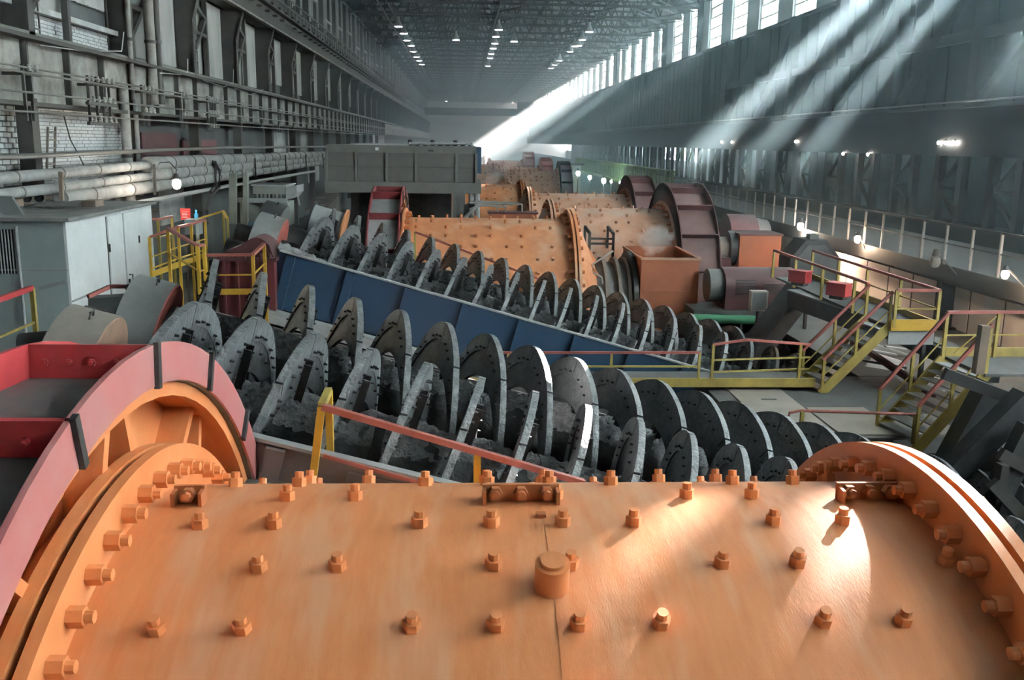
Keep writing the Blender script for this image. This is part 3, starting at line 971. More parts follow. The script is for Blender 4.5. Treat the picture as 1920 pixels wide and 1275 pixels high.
# big plug
d = mill_dir(1.86)
pl = MB().cyl(o1 + AX * 0.44 + d * (RD - 0.02), o1 + AX * 0.44 + d * (RD + 0.15), 0.085, 24).cyl(o1 + AX * 0.44 + d * (RD + 0.15), o1 + AX * 0.44 + d * (RD + 0.17), 0.06, 24)
pl.build('shell_plug', 'orange', M1)
for (xx, aa) in ((0.44, 1.60), (0.56, 1.60)):
    d = mill_dir(aa)
    MB().bar(o1 + AX * xx + d * RD, o1 + AX * xx + d * (RD + 0.02), 0.05, 0.05).build('small_lug', 'orange_dark', M1, False)
# bright red knob and bent end of the near guard
MB().cyl(o1 + V((-2.08, 0.35, 3.24)), o1 + V((-2.08, 0.31, 3.24)), 0.055, 20).build('reflector_disc', 'red_box', M1)

M2 = ball_mill('orange ball mill with grey-panelled red gear guard in front of the grey bunker', 25.4, -1.5, 2.80, -1, (-2.35, -1.55), 3.3, False, 'orange_dull', 'guard_red', 'panel_grey', 'guard_red')
# feed drum and feed box of that mill
o2 = V((0, 25.4, ZA))
dr = MB().lathe(o2, AX, [(3.55, 0.3), (3.55, 1.30), (4.45, 1.30), (4.45, 0.3)], 48).build('feed_drum', 'ring_grey', M2)
for x in (3.75, 4.1, 4.35):
    MB().lathe(o2, AX, [(x, 1.2), (x, 1.46), (x + 0.09, 1.46), (x + 0.09, 1.2)], 48).build('drum_band', 'ring_rust', dr)
MB().lathe(o2, AX, [(4.47, 0.4), (4.47, 1.62), (4.60, 1.62), (4.60, 0.4)], 48).build('drum_seal', 'black_steel', dr)
fb = thing('feed_box', (5.35, 24.9, 2.6), 'open rust-orange feed box at the end of the second orange mill', 'tank')
x0, x1, y0, y1, z1 = 4.63, 6.15, 24.0, 26.8, 4.62
MB().span((x0, y0, 2.6), (x1, y0 + 0.05, z1)).build('front_plate', 'rust_box', fb, False)
MB().span((x0, y1, 2.6), (x1, y1 + 0.05, z1)).build('back_plate', 'rust_box', fb, False)
MB().span((x0, y0 + 0.06, 2.6), (x0 + 0.05, y1 - 0.01, z1)).build('side_plate', 'rust_box', fb, False)
MB().span((x1 - 0.05, y0 + 0.06, 2.6), (x1, y1 - 0.01, z1)).build('side_plate', 'rust_box', fb, False)
rm = MB()
rm.span((x0 - 0.03, y0 - 0.03, z1 - 0.05), (x1 + 0.03, y0, z1 + 0.01)).span((x0 - 0.03, y0, z1 - 0.05), (x0, y1, z1 + 0.01)).span((x1, y0, z1 - 0.05), (x1 + 0.03, y1, z1 + 0.01))
rm.build('rim', 'ring_peach', fb, False)
MB().span((x0 + 0.05, y0 + 0.06, 4.2), (x1 - 0.06, y1 - 0.01, 4.25)).build('slurry', 'sludge', fb, False)
MB().span((x0 + 0.1, y0 - 0.03, 3.72), (x1 - 0.25, y0, 3.76)).build('stiffener', 'rust_box', fb, False)

M3 = ball_mill('dusty pale orange ball mill behind the steaming feed box', 30.0, 2.85, 6.35, 1, (6.40, 7.55), 3.3, False, 'orange_dusty', 'maroon', 'guard_brown', 'maroon')
M4 = ball_mill('pale ball mill with brown gear guard between the grey bunker and the dusty mill', 38.5, 2.75, 6.6, 1, (6.65, 7.55), 3.25, False, 'orange_dusty', 'maroon', 'guard_brown', 'maroon')
M5 = ball_mill('orange ball mill just right of the grey bunker', 46, -1.5, 2.75, -1, (-2.3, -1.55), 3.3, False)
M6 = ball_mill('peach ball mill behind the mill beside the bunker', 64, -1.5, 2.75, -1, (-2.3, -1.55), 3.3, False, 'orange_dusty')
M7 = ball_mill('far pale ball mill with black gear guard beside the green lamps', 68, 3.3, 6.7, 1, (6.8, 7.6), 3.25, False, 'orange_dusty', 'black_steel', 'maroon', 'black_steel')
M8 = ball_mill('far orange ball mill with a small pink gear guard', 79, 3.2, 6.3, 1, (6.4, 7.3), 3.3, False, 'orange_dull', 'red_dusty', 'red_dusty', 'red_dusty')
M9 = ball_mill('far peach ball mill in the haze on the left row', 86, -1.5, 2.75, -1, (-2.3, -1.55), 3.3, False, 'orange_dusty')
M10 = ball_mill('farthest orange ball mill with pink gear guard in the haze', 106, 3.0, 6.6, 1, (6.7, 7.8), 3.5, False, 'orange_dull', 'red_dusty', 'red_dusty', 'red_dusty')
M11 = ball_mill('hazy far ball mill behind the farthest pink gear guard', 126, -1.5, 2.75, -1, (-2.3, -1.55), 3.3, False, 'orange_dusty')

# ================================================================== SPIRAL CLASSIFIERS
KS = 0.78
S_ = 0.73 * KS                                           # distance between blade crests
RB = 1.12
TILT = math.radians(15.9)


def spiral(label, crest0, beta, i0, i1, hand, light):
    u = V((math.cos(beta) * math.cos(TILT), math.sin(beta) * math.cos(TILT), -math.sin(TILT)))
    _, e1, e2 = frame(u)
    base = V(crest0) - e1 * RB                           # axis point below crest 0
    t = thing('spiral_screw', base + u * S_ * (i0 + i1) / 2 - UP * RB, label, 'screw conveyor', 'classifier spirals')
    P = 2 * S_

    def pt(tt, phi, r):
        return base + u * tt + (e1 * math.cos(phi) + e2 * math.sin(phi)) * r
    # shaft
    ta, tb_ = S_ * i0 - 0.9, S_ * i1 + 0.7
    MB().cyl(pt(ta, 0, 0), pt(tb_, 0, 0), 0.41 * RB, 40).build('shaft', 'shaft_steel', t)
    for k in range(i0, i1 + 1, 3):
        MB().lathe(pt(S_ * (k + 0.5), 0, 0), u, [(-0.05, 0.35 * RB), (-0.05, 0.44 * RB), (0.05, 0.44 * RB), (0.05, 0.35 * RB)], 32).build('shaft_collar', 'shaft_steel', t)
    # blade of one crest: ribbon plus outer shoe plates
    nseg = 48
    th = 0.022

    def ribbon(ri, ro, ta_, tb2, off, n=nseg, a0=-PI, a1=PI, wob=0.0):
        b = MB()
        vs, fs = [], []
        for k in range(n + 1):
            ph_ = a0 + (a1 - a0) * k / n
            tt = hand * P * ph_ / (2 * PI) + off
            rr = ro + wob * math.sin(ph_ * 9.0 + 1.3)
            for (r, dt) in ((ri, ta_), (rr, ta_), (rr, tb2), (ri, tb2)):
                vs.append(base + u * (tt + dt) + (e1 * math.cos(ph_) + e2 * math.sin(ph_)) * r - base)
        for k in range(n):
            for j in range(4):
                j2 = (j + 1) % 4
                fs.append((4 * k + j, 4 * k + j2, 4 * k + 4 + j2, 4 * k + 4 + j))
        fs += [(3, 2, 1, 0), (4 * n, 4 * n + 1, 4 * n + 2, 4 * n + 3)]
        return b.add(vs, fs)
    me_b = ribbon(0.52 * RB, 0.95 * RB, -th, th, 0).mesh('blade', MATS['blade_steel'], V((0, 0, 0)))
    shoes = []
    ns = 8
    for q in range(ns):
        a0 = -PI + 2 * PI * q / ns
        shoes.append(ribbon(0.80 * RB, RB, -0.042, 0.030, 0, 7, a0 + 0.01, a0 + 2 * PI / ns - 0.01, 0.006).mesh('shoe', MATS['shoe_steel'], V((0, 0, 0))))
    bb = MB()
    for q in range(40):
        ph_ = -PI + 2 * PI * (q + 0.5) / 40
        if q % 4 == 3:
            continue
        tt = hand * P * ph_ / (2 * PI)
        d = e1 * math.cos(ph_) + e2 * math.sin(ph_)
        for sgn in (-1, 1):
            c = u * (tt + 0.03 * sgn) + d * (0.84 * RB)
            bb.cyl(c, c + u * sgn * 0.04, 0.017, 6, 0.009)
        if q % 2 == 0:
            c = u * (tt + 0.03) + d * (0.70 * RB)
            bb.cyl(c, c + u * 0.03, 0.015, 6, 0.009)
    me_n = bb.mesh('blade_bolts', MATS['shaft_steel'], V((0, 0, 0)))
    arms = []
    for ph_ in (-0.18, -0.18 + PI / 2, -0.18 + PI, -0.18 - PI / 2):
        tt = hand * P * ph_ / (2 * PI)
        d = e1 * math.cos(ph_) + e2 * math.sin(ph_)
        e = (e2 * math.cos(ph_) - e1 * math.sin(ph_))
        b = MB()
        for off in (-0.06, 0.06):
            c0, c1 = u * (tt + 0.0) + d * 0.30 * RB + e * off, u * (tt + 0.02) + d * 0.80 * RB + e * off
            b.bar(c0 + u * 0.05, c1 + u * 0.05, 0.022, 0.075, u)
        arms.append(b.mesh('arm', MATS['shaft_steel'], V((0, 0, 0)), False))
    for i in range(i0, i1 + 1):
        org = base + u * S_ * i
        bl = inst('blade', me_b, org, t)
        for sm in shoes:
            inst('shoe', sm, org, bl)
        tag(inst('bolt_heads', me_n, org, bl), None, None, None, 'stuff')
        for am in arms:
            inst('arm', am, org, bl)
    # sludge lying on the shaft: lumpy coat over its upper side
    b = MB()
    nl, na = int((i1 - i0 + 1) * 14), 16
    vs, fs = [], []
    for a in range(nl + 1):
        tt = S_ * i0 - 0.3 + (S_ * (i1 - i0) + 0.7) * a / nl
        for c in range(na + 1):
            ph_ = -1.0 + 2.0 * c / na
            q = pt(tt, ph_, 0.43 * RB)
            edge = max(0.0, math.cos(ph_ * 1.5))
            hh = 0.03 * edge + 0.055 * edge * noise.noise(q * 9.0) + 0.04 * noise.noise(q * 23.0) * edge + 0.06 * edge * noise.noise(q * 2.2)
            vs.append(pt(tt, ph_, 0.400 * RB + max(0.0, hh + 0.006)))
    for a in range(nl):
        for c in range(na):
            k = a * (na + 1) + c
            fs.append((k, k + 1, k + na + 2, k + na + 1))
    b.add(vs, fs)
    tag(b.build('sludge', 'sludge', t), None, None, None, 'stuff')
    return t, base, u, e1, e2


def scaled(p):
    return V((p[0] * KS, p[1] * KS, H - (H - p[2]) * KS))


SA = spiral('near spiral of the front classifier, broad pale blades just behind the orange mill', scaled((-3.245, 11.40, 5.53)), 0.065, 0, 16, 1, 1)
SB = spiral('second spiral of the front classifier, slim blades rising behind the near spiral', scaled((-3.70, 14.30, 5.68)), 0.060, 0, 20, -1, 1)
SCc = spiral('near spiral of the rear classifier, above the blue trough wall', scaled((-3.452, 24.055, 5.564)), 0.035, 0, 18, 1, 1)
SD = spiral('far spiral of the rear classifier, dark blades in front of the orange mill', scaled((-1.565, 27.50, 4.94)), -0.01, -3, 16, -1, 1)


def trough(label, sp, sp2, near_mat, top, hgt, t0, t1, off, rib_step, ledge, cat='classifier tank'):
    _, base, u, e1, e2 = sp
    _, base2, _, _, f2 = sp2
    sep = (base2 - base).dot(e2)
    t = thing('classifier_trough', base + u * (t0 + t1) / 2 - UP * 2.0, label, cat)
    P = lambda tt, y, z: base + u * tt + e2 * y + e1 * z

    def slab(a, b, y0, y1, z0, z1):
        return [P(a, y0, z0), P(b, y0, z0), P(b, y1, z0), P(a, y1, z0), P(a, y0, z1), P(b, y0, z1), P(b, y1, z1), P(a, y1, z1)]
    F = [(0, 1, 2, 3), (4, 7, 6, 5), (0, 4, 5, 1), (1, 5, 6, 2), (2, 6, 7, 3), (3, 7, 4, 0)]
    yn = -off
    yf = sep + off
    wall = MB().add(slab(t0, t1, yn - 0.03, yn + 0.03, top - hgt, top), F).build('near_wall', near_mat, t, False)
    MB().add(slab(t0, t1, yn - 0.06, yn + 0.06, top, top + 0.03), F).build('wall_cap', 'light_steel', wall, False)
    k = t0 + 0.15
    while k < t1 - 0.1:
        MB().add(slab(k, k + 0.16, yn - 0.12, yn - 0.03, top - hgt, top - 0.02), F).build('stiffener', near_mat, wall, False)
        k += rib_step
    MB().add(slab(t0, t1, yf - 0.03, yf + 0.03, -1.3, 0.3), F).build('far_wall', 'trough_brown', t, False)
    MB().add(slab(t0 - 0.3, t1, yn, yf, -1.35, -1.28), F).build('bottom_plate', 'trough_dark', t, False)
    MB().add(slab(t0 - 0.35, t0 - 0.28, yn, yf, -1.3, 0.10), F).build('end_plate', 'trough_dark', t, False)
    if ledge:
        MB().add(slab(t0 - 0.2, t1, yn - 0.40, yn - 0.13, top - hgt - 0.06, top - hgt), F).build('ledge', 'light_steel', t, False)
        MB().add(slab(t0 - 0.2, t1, yn - 0.42, yn - 0.38, top - hgt - 0.22, top - hgt - 0.06), F).build('ledge_skirt', 'light_steel', t, False)
    # settled sand between the screws
    b = MB()
    vs, fs = [], []
    nl, na = 110, 30
    for a in range(nl + 1):
        tt = t0 - 0.25 + (t1 - t0 + 0.2) * a / nl
        for c in range(na + 1):
            y = yn + 0.05 + (yf - yn - 0.1) * c / na
            q = P(tt, y, 0)
            z = -0.88 + 0.06 * noise.noise(q * 3.0) + 0.04 * noise.noise(q * 11.0)
            mid = abs(y - sep / 2)
            z += 0.25 * max(0, 1 - mid / 0.35)
            z += 0.30 * max(0.0, 1 - min(y - yn, yf - y) / 0.25)
            vs.append(P(tt, y, z))
    for a in range(nl):
        for c in range(na):
            k = a * (na + 1) + c
            fs.append((k, k + 1, k + na + 2, k + na + 1))
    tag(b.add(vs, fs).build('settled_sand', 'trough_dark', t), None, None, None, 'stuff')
    # crust on the head end of the wall
    b = MB()
    vs, fs = [], []
    for a in range(25):
        tt = t0 - 0.05 + 0.9 * a / 24
        for c in range(7):
            q = P(tt, yn + 0.03 + 0.22 * c / 6, 0)
            vs.append(P(tt, yn - 0.02 + 0.30 * c / 6, top + 0.03 + (0.10 * math.sin(PI * min(1, c / 3.0 * 0.5))) * (1 - a / 24) + 0.06 * noise.noise(q * 14.0)))
    for a in range(24):
        for c in range(6):
            k = a * 7 + c
            fs.append((k, k + 1, k + 8, k + 7))
    tag(b.add(vs, fs).build('sand_crust', 'sludge', t), None, None, None, 'stuff')
    return t, P, yn, yf


TF = trough('brown-grey steel trough of the front classifier behind the orange mill', SA, SB, 'trough_brown', 0.40, 1.0, -0.35, 9.8, 1.24, 1.25, False)
TR = trough('deep blue steel trough of the rear classifier with slanted stiffeners', SCc, SD, 'blue_paint', 0.42, 1.05, -0.55, 8.4, 1.24, 1.12, True)


# drive ends: ring guards on the screw shafts
def drive_ring(label, sp, i_edge, length, R, rin, skin, face, extra=None):
    _, base, u, e1, e2 = sp
    c = base + u * (S_ * 0 + i_edge)
    t = thing('drive_ring', c - UP * R, label, 'drive guard', 'screw drive guards')
    MB().lathe(c, u, [(-length, rin), (-length, R), (0, R), (0, R - 0.03), (-0.02, rin)], 56).build('ring_shell', skin, t)
    MB().lathe(c, u, [(0.0, rin), (0.0, R - 0.02), (0.015, R - 0.02), (0.015, rin)], 56).build('ring_face', face, t)
    MB().cyl(c - u * (length + 0.5), c + u * 1.6, 0.20, 28).build('drive_shaft', 'shaft_steel' if skin != 'ring_rust' else 'ring_grey', t)
    MB().lathe(c, u, [(0.5, 0.19), (0.5, 0.215), (0.56, 0.215), (0.56, 0.19)], 28).build('shaft_band', 'ring_rust', t)
    d = (e1 * 0.97 - e2 * 0.2).normalized()
    b = MB()
    b.tube([c - u * length * 0.4 + d * (R - 0.01) + e2 * 0.05, c - u * length * 0.4 + d * (R + 0.06) + e2 * 0.05, c - u * length * 0.4 + d * (R + 0.06) - e2 * 0.05, c - u * length * 0.4 + d * (R - 0.01) - e2 * 0.05], 0.012, 6)
    b.build('lifting_eye', 'bracket_steel', t)
    return t


drive_ring('brown-grey ring guard nearest the red gear guard', SA, -0.66, 0.42, 0.80, 0.36, 'ring_rust', 'ring_peach')
drive_ring('grey ring guard with red face below the white cabin', SB, -0.38, 0.44, 0.72, 0.32, 'ring_grey', 'ring_red')
drive_ring('smaller grey ring guard with red face beside the maroon gearbox', SCc, -0.72, 0.50, 0.88, 0.42, 'ring_grey', 'ring_red')
drive_ring('black ring guard next to the grey drum behind the rear classifier', SD, -2.75, 0.45, 0.88, 0.42, 'black_steel', 'guard_grey')
p = at(585, 415, Y=23.2)
dg = thing('drive_drum', p - UP * 0.6, 'short grey drum with an orange end behind the black ring guard', 'drum')
u_ = SD[2]
MB().cyl(p, p + u_ * 0.75, 0.42, 40).build('drum_body', 'panel_grey', dg)
MB().cyl(p + u_ * 0.75, p + u_ * 0.80, 0.52, 40).build('drum_end', 'orange_dull', dg)
MB().cyl(p - u_ * 0.05, p, 0.5, 40).build('drum_rim', 'black_steel', dg)

# ================================================================== RAILINGS AND STAIRS
def railing(label, pts, h=0.9, post='yellow', top='rail_red', mid=True, toe=None, lower=None, group='walkway railings', posts=None, w=0.05, ground=None):
    """posts at every point of pts (feet), straight rails between them"""
    pts = [V(p) for p in pts]
    t = thing('railing', pts[0], label, 'railing', group)
    for i, p in enumerate(pts):
        if posts is None or i in posts:
            MB().bar(p if ground is None else V((p.x, p.y, ground)), p + UP * h, w).build('post', post, t, False)
    for a, b in zip(pts, pts[1:]):
        MB().bar(a + UP * h, b + UP * h, w * 1.15, w * 0.9).build('top_rail', top, t, False)
        if mid:
            MB().bar(a + UP * h * 0.5, b + UP * h * 0.5, w * 0.45).build('mid_rail', post, t, False)
        if lower:
            MB().bar(a + UP * h * 0.22, b + UP * h * 0.22, w * 0.5).build('low_rail', post, t, False)
        if toe:
            MB().bar(a + UP * toe / 2, b + UP * toe / 2, 0.02, toe).build('toe_board', post, t, False)
    return t


# near rail along the front trough
PA = TF[1]
p0 = at(577, 900, Y=7.45)
q0 = at(603, 762, Y=7.45)
q1 = at(1095, 905, Y=7.62)
t = thing('railing', p0, 'orange and yellow railing sloping beside the near spiral, topped with a red-brown rail', 'railing', 'walkway railings')
MB().bar(p0 - UP * 0.3, q0, 0.06).build('post', 'yellow', t, False)
p0b = q0 + V((0.0, 0.42, 0.02))
MB().bar(p0b - UP * 1.0, p0b, 0.06).build('post', 'yellow', t, False)
MB().bar(q0, p0b, 0.06).build('top_rail', 'yellow_dull', t, False)
MB().bar(q0, q1, 0.065, 0.05).build('top_rail', 'rail_red', t, False)
MB().bar(q0 - UP * 0.42, q1 - UP * 0.42 + V((0, 0, 0)), 0.03).build('mid_rail', 'rail_red', t, False)
q2 = q0 + (q1 - q0) * 0.58
MB().bar(q2 - UP * 0.9, q2, 0.06).build('post', 'yellow', t, False)
# walkway beside the trough
ux = SA[2]
wk = thing('catwalk', p0 - UP * 0.3, 'narrow grey plate catwalk between the orange mill and the front trough', 'catwalk')
c0 = at(520, 895, Y=7.5)
MB().bar(c0 + ux * -0.6 - UP * 0.12, c0 + ux * 3.4 - UP * 0.12, 0.40, 0.04).build('deck', 'concrete', wk, False)
MB().bar(c0 + ux * 0.55 + UP * 0.02 + V((0, 0.16, 0)), c0 + ux * 0.85 + UP * 0.02 + V((0, 0.16, 0)), 0.02, 0.22).build('patch_plate', 'trough_brown', wk, False)
MB().bar(c0 + ux * 0.87 + UP * 0.02 + V((0, 0.16, 0)), c0 + ux * 2.0 + UP * 0.02 + V((0, 0.16, 0)), 0.02, 0.22).build('patch_plate', 'trough_brown', wk, False)

# middle walkway between the classifiers
YW = 16.0
a0, a1, a2, a3 = at(700, 722, Y=YW), at(1160, 720, Y=YW), at(1338, 712, Y=YW), at(1508, 712, Y=YW + 0.25)
for p in (a0, a1, a2, a3):
    p.z = 3.40
b0, b1, b2, b3, b4 = at(942, 661, Y=YW), at(1312, 661, Y=YW), at(1338, 646, Y=YW), at(1400, 637, Y=YW), at(1520, 646, Y=YW + 0.25)
mw = thing('catwalk', (3, YW + 0.5, 3.0), 'yellow-edged catwalk in front of the rear classifier', 'catwalk')
MB().span((a0.x, YW - 0.02, 3.28), (a3.x + 0.1, YW + 0.02, 3.44)).build('toe_board', 'yellow_dull', mw, False)
MB().span((a0.x, YW + 0.03, 3.28), (a3.x + 0.1, YW + 0.95, 3.33)).build('deck', 'concrete', mw, False)
r1 = thing('railing', (b0.x, YW, 3.4), 'long low yellow railing with red top rail in front of the blue trough', 'railing', 'walkway railings')
for (x, zt) in ((b0.x + 0.1, b0.z), (at(1147, 661, Y=YW).x, b0.z), (b1.x, b1.z)):
    MB().bar((x, YW, 3.40), (x, YW, zt), 0.04).build('post', 'yellow_dull', r1, False)
MB().bar(b0, b1, 0.05, 0.04).build('top_rail', 'rail_red', r1, False)
MB().bar((b0.x, YW, (3.4 + b0.z) / 2), (b1.x, YW, (3.4 + b1.z) / 2), 0.03).build('mid_rail', 'yellow_dull', r1, False)
r2 = thing('railing', (b2.x, YW, 3.4), 'yellow railing with kinked red top rail ending at the stair foot', 'railing', 'walkway railings')
MB().bar(b2, b3, 0.05, 0.04).build('top_rail', 'rail_red', r2, False)
MB().bar(b3, b4, 0.05, 0.04).build('top_rail', 'rail_red', r2, False)
for p in (b2, at(1502, 646, Y=YW + 0.2)):
    MB().bar((p.x, p.y, 3.4), p, 0.045).build('post', 'yellow_dull', r2, False)
for f in (0.25, 0.6):
    MB().bar((b2.x, YW, 3.4 + f * 0.62), (b4.x, YW + 0.25, 3.4 + f * 0.62), 0.03).build('mid_rail', 'yellow_dull', r2, False)


def stair(label, foot, top, wdir, n, rails, col='yellow_dull', railmat='rail_red'):
    """foot/top: lower and upper end of the near stringer; wdir: vector across to the far stringer"""
    foot, top, wdir = V(foot), V(top), V(wdir)
    t = thing('staircase', foot, label, 'stairs', 'steel staircases')
    for off in (V((0, 0, 0)), wdir):
        MB().bar(foot + off, top + off, 0.04, 0.17).build('stringer', col, t, False)
    hd = V((top.x - foot.x, top.y - foot.y, 0)).normalized()
    for k in range(n):
        p = foot + (top - foot) * ((k + 0.5) / n)
        MB().bar(p, p + wdir, 0.20, 0.025).build('tread', 'light_steel', t, False)
    for off, nm in ((V((0, 0, 0)), 'near'), (wdir, 'far')):
        a = foot + off + UP * rails
        b = top + off + UP * rails
        MB().bar(a, b, 0.05, 0.045).build('hand_rail', railmat, t, False)
        MB().bar(foot + off + UP * rails * 0.5, top + off + UP * rails * 0.5, 0.02).build('mid_rail', col, t, False)
        for f in (0.02, 0.5, 0.98):
            p = foot + off + (top - foot) * f
            MB().bar(p, p + UP * rails, 0.045).build('post', col, t, False)
    return t


s1f, s1t = at(1538, 738, Y=15.9), at(1668, 612, Y=15.9)
stair('yellow steel staircase rising to the upper catwalk', s1f, s1t, (-0.10, 0.75, 0), 9, 0.62)
s2f, s2t = at(1712, 850, Y=12.9), at(1850, 700, Y=12.9)
stair('second yellow steel staircase partly behind dark steel frames', s2f, s2t, (-0.16, 0.95, 0), 10, 0.72)
# upper catwalk from the first stair head back along the hall
zc = s1t.z
uc = thing('catwalk', (s1t.x + 0.5, 18, zc), 'upper catwalk with yellow edge at the head of the first staircase', 'catwalk')
x0, x1 = s1t.x - 0.02, s1t.x + 0.80
MB().span((x0, 15.85, zc - 0.03), (x1, 22, zc + 0.01)).build('deck', 'concrete', uc, False)
MB().span((x0, 15.80, zc - 0.06), (x1, 15.84, zc + 0.14)).build('edge_board', 'yellow', uc, False)
MB().span((x0, 15.86, zc - 0.32), (x1, 15.9, zc - 0.07)).build('under_beam', 'light_steel', uc, False)
MB().span((x1 - 0.04, 15.9, zc - 0.25), (x1, 22, zc + 0.12)).build('edge_board', 'yellow_dull', uc, False)
rl = thing('railing', (x1, 15.85, zc), 'railing around the upper catwalk with long rails running back', 'railing', 'walkway railings')
hr = 0.66
for p in ((x0 + 0.05, 15.82), (x1, 15.82), (x1, 17.3), (x1, 18.8), (x1, 20.3), (x1, 21.9), (x0 - 0.12, 17.2), (x0 - 0.12, 18.8), (x0 - 0.12, 20.4), (x0 - 0.12, 21.9)):
    MB().bar((p[0], p[1], zc), (p[0], p[1], zc + hr), 0.05).build('post', 'yellow_dull', rl, False)
MB().bar((x0 + 0.05, 15.82, zc + hr), (x1, 15.82, zc + hr), 0.05).build('top_rail', 'rail_red', rl, False)
MB().bar((x1, 15.82, zc + hr), (x1, 21.9, zc + hr), 0.05).build('top_rail', 'rail_red', rl, False)
MB().bar((x0 - 0.12, 16.6, zc + hr), (x0 - 0.12, 21.9, zc + hr), 0.05).build('top_rail', 'rail_red', rl, False)
for z in (0.33,):
    MB().bar((x1, 15.82, zc + z), (x1, 21.9, zc + z), 0.025).build('mid_rail', 'yellow_dull', rl, False)
    MB().bar((x0 + 0.05, 15.82, zc + z), (x1, 15.82, zc + z), 0.025).build('mid_rail', 'yellow_dull', rl, False)
# legs of the catwalk
for (x, y) in ((x1 - 0.1, 16), (x1 - 0.1, 19), (x1 - 0.1, 21.8)):
    MB().bar((x, y, FL), (x, y, zc - 0.06), 0.07).build('leg', 'column_steel', uc, False)
# second landing
zl = s2t.z
l2 = thing('catwalk', (s2t.x + 1, 13.4, zl), 'upper landing with dull yellow rails at the right edge', 'catwalk')
MB().span((s2t.x - 0.05, 12.85, zl - 0.04), (s2t.x + 3.5, 14.0, zl)).build('deck', 'concrete', l2, False)
MB().span((s2t.x - 0.05, 14.0, zl - 0.1), (s2t.x + 3.5, 14.05, zl + 0.14)).build('edge_board', 'yellow_dull', l2, False)
rl2 = railing('yellow railing with red top rail on the right-hand upper landing', [(s2t.x - 0.15, 13.9, zl), (s2t.x + 0.7, 13.95, zl), (s2t.x + 1.6, 13.95, zl), (s2t.x + 2.6, 13.95, zl)], 0.72, 'yellow_dull')
MB().bar((s2t.x + 0.05, 13.93, zl + 0.06), (s2t.x + 0.65, 13.93, zl + 0.66), 0.02).build('brace', 'yellow_dull', rl2, False)
# low hand rail in front of the second stair
hp = [at(1480, 774, Y=13.2), at(1500, 770, Y=13.2), at(1722, 777, Y=13.0)]
lw = thing('railing', hp[0], 'single thin brown hand rail above the black spiral discs', 'railing', 'walkway railings')
MB().tube([hp[0] - UP * 0.05, hp[0], hp[1], hp[2]], 0.022, 8).build('top_rail', 'rail_red', lw)
for f in (0.02, 0.98):
    p = hp[1] + (hp[2] - hp[1]) * f
    MB().bar((p.x, p.y, FL), p, 0.05).build('post', 'yellow_dull', lw, False)

# ================================================================== RIGHT-HAND SIDE
# dark steel frames at the right edge
fr_ = thing('steel_frame', (8.2, 11.6, FL), 'dark heavy steel frame with sloping chutes at the right edge', 'frame')
A_ = lambda px, py, y: at(px, py, Y=y)
for (pa, pb, y, w_) in (((1655, 812), (1900, 640), 12.3, 0.0), ((1765, 905), (1925, 745), 11.8, 0.30), ((1730, 960), (1860, 720), 12.6, 0.34), ((1840, 985), (1935, 800), 11.4, 0.22)):
    if w_:
        MB().bar(A_(*pa, y), A_(*pb, y), w_, 0.30).build('chute', 'black_steel', fr_, False)
MB().bar(A_(1770, 700, 12.2), A_(1930, 760, 12.0), 0.12, 0.16).build('cross_beam', 'right_steel', fr_, False)
for k in range(6):
    p = A_(1835 + k * 14, 640 + k * 70, 12.0)
MB().bar(A_(1846, 610, 12.2), A_(1833, 700, 12.2), 0.12).build('post', 'wood', fr_, False)
for (pa, pb, y) in (((1860, 905), (1935, 985), 11.0), ((1875, 850), (1930, 880), 11.3), ((1880, 870), (1860, 990), 11.2)):
    MB().bar(A_(*pa, y), A_(*pb, y), 0.10, 0.16).build('tie_beam', 'column_steel', fr_, False)

# gallery along the right side: panel wall, beam, railing
GXr = 12.0
gw = thing('gallery_wall', (GXr, 26, 1.4), 'row of pale beige sheet panels under the dark right-hand gallery', 'panel wall')
for k in range(16):
    y0 = 17.0 + k * 1.45
    MB().span((GXr, y0 + 0.04, 1.5), (GXr + 0.08, y0 + 1.41, 4.25)).build('panel', 'gallery_panel', gw, False)
MB().span((GXr + 0.02, 16.9, 1.5), (GXr + 0.06, 42, 4.25)).build('panel_backing', 'column_steel', gw, False)
MB().span((GXr - 0.04, 16.9, 2.75), (GXr, 42, 2.82)).build('panel_rail', 'column_steel', gw, False)
ga = thing('gallery', (GXr + 1.2, 28, 4.3), 'long dark gallery walkway along the right wall', 'gallery')
MB().span((GXr - 0.5, 10, 4.35), (GXr + 3.0, 75, 4.75)).build('deck', 'right_steel', ga, False)
MB().span((GXr - 0.56, 10, 4.42), (GXr - 0.5, 75, 4.80)).build('fascia', 'right_steel', ga, False)
MB().bar((GXr - 0.52, 10, 5.75), (GXr - 0.52, 75, 5.75), 0.05).build('top_rail', 'right_steel', ga, False)
MB().bar((GXr - 0.52, 10, 5.3), (GXr - 0.52, 75, 5.3), 0.03).build('mid_rail', 'right_steel', ga, False)
gp = MB().bar((0, 0, 0), (0, 0, 0.95), 0.05).mesh('post', MATS['girder_steel'], V((0, 0, 0)), False)
for k in range(30):
    inst('post', gp, V((GXr - 0.52, 16 + k * 1.15, 4.8)), ga)
# fence of the far gallery, green lamp light put into its colour
gf = thing('far_fence', (11.0, 70, 4.6), 'far gallery fence above the green lamps, their green put in its colour', 'fence')
MB().bar((11.2, 50, 6.1), (11.2, 95, 6.1), 0.08).build('top_rail', 'fence_green_lit', gf, False)
MB().bar((11.2, 50, 4.9), (11.2, 95, 4.9), 0.2).build('low_rail', 'fence_green_lit', gf, False)
fp = MB().bar((0, 0, 0), (0, 0, 1.2), 0.07).mesh('picket', MATS['fence_green_lit'], V((0, 0, 0)), False)
for k in range(60):
    inst('picket', fp, V((11.2, 50.3 + k * 0.75, 4.9)), gf)
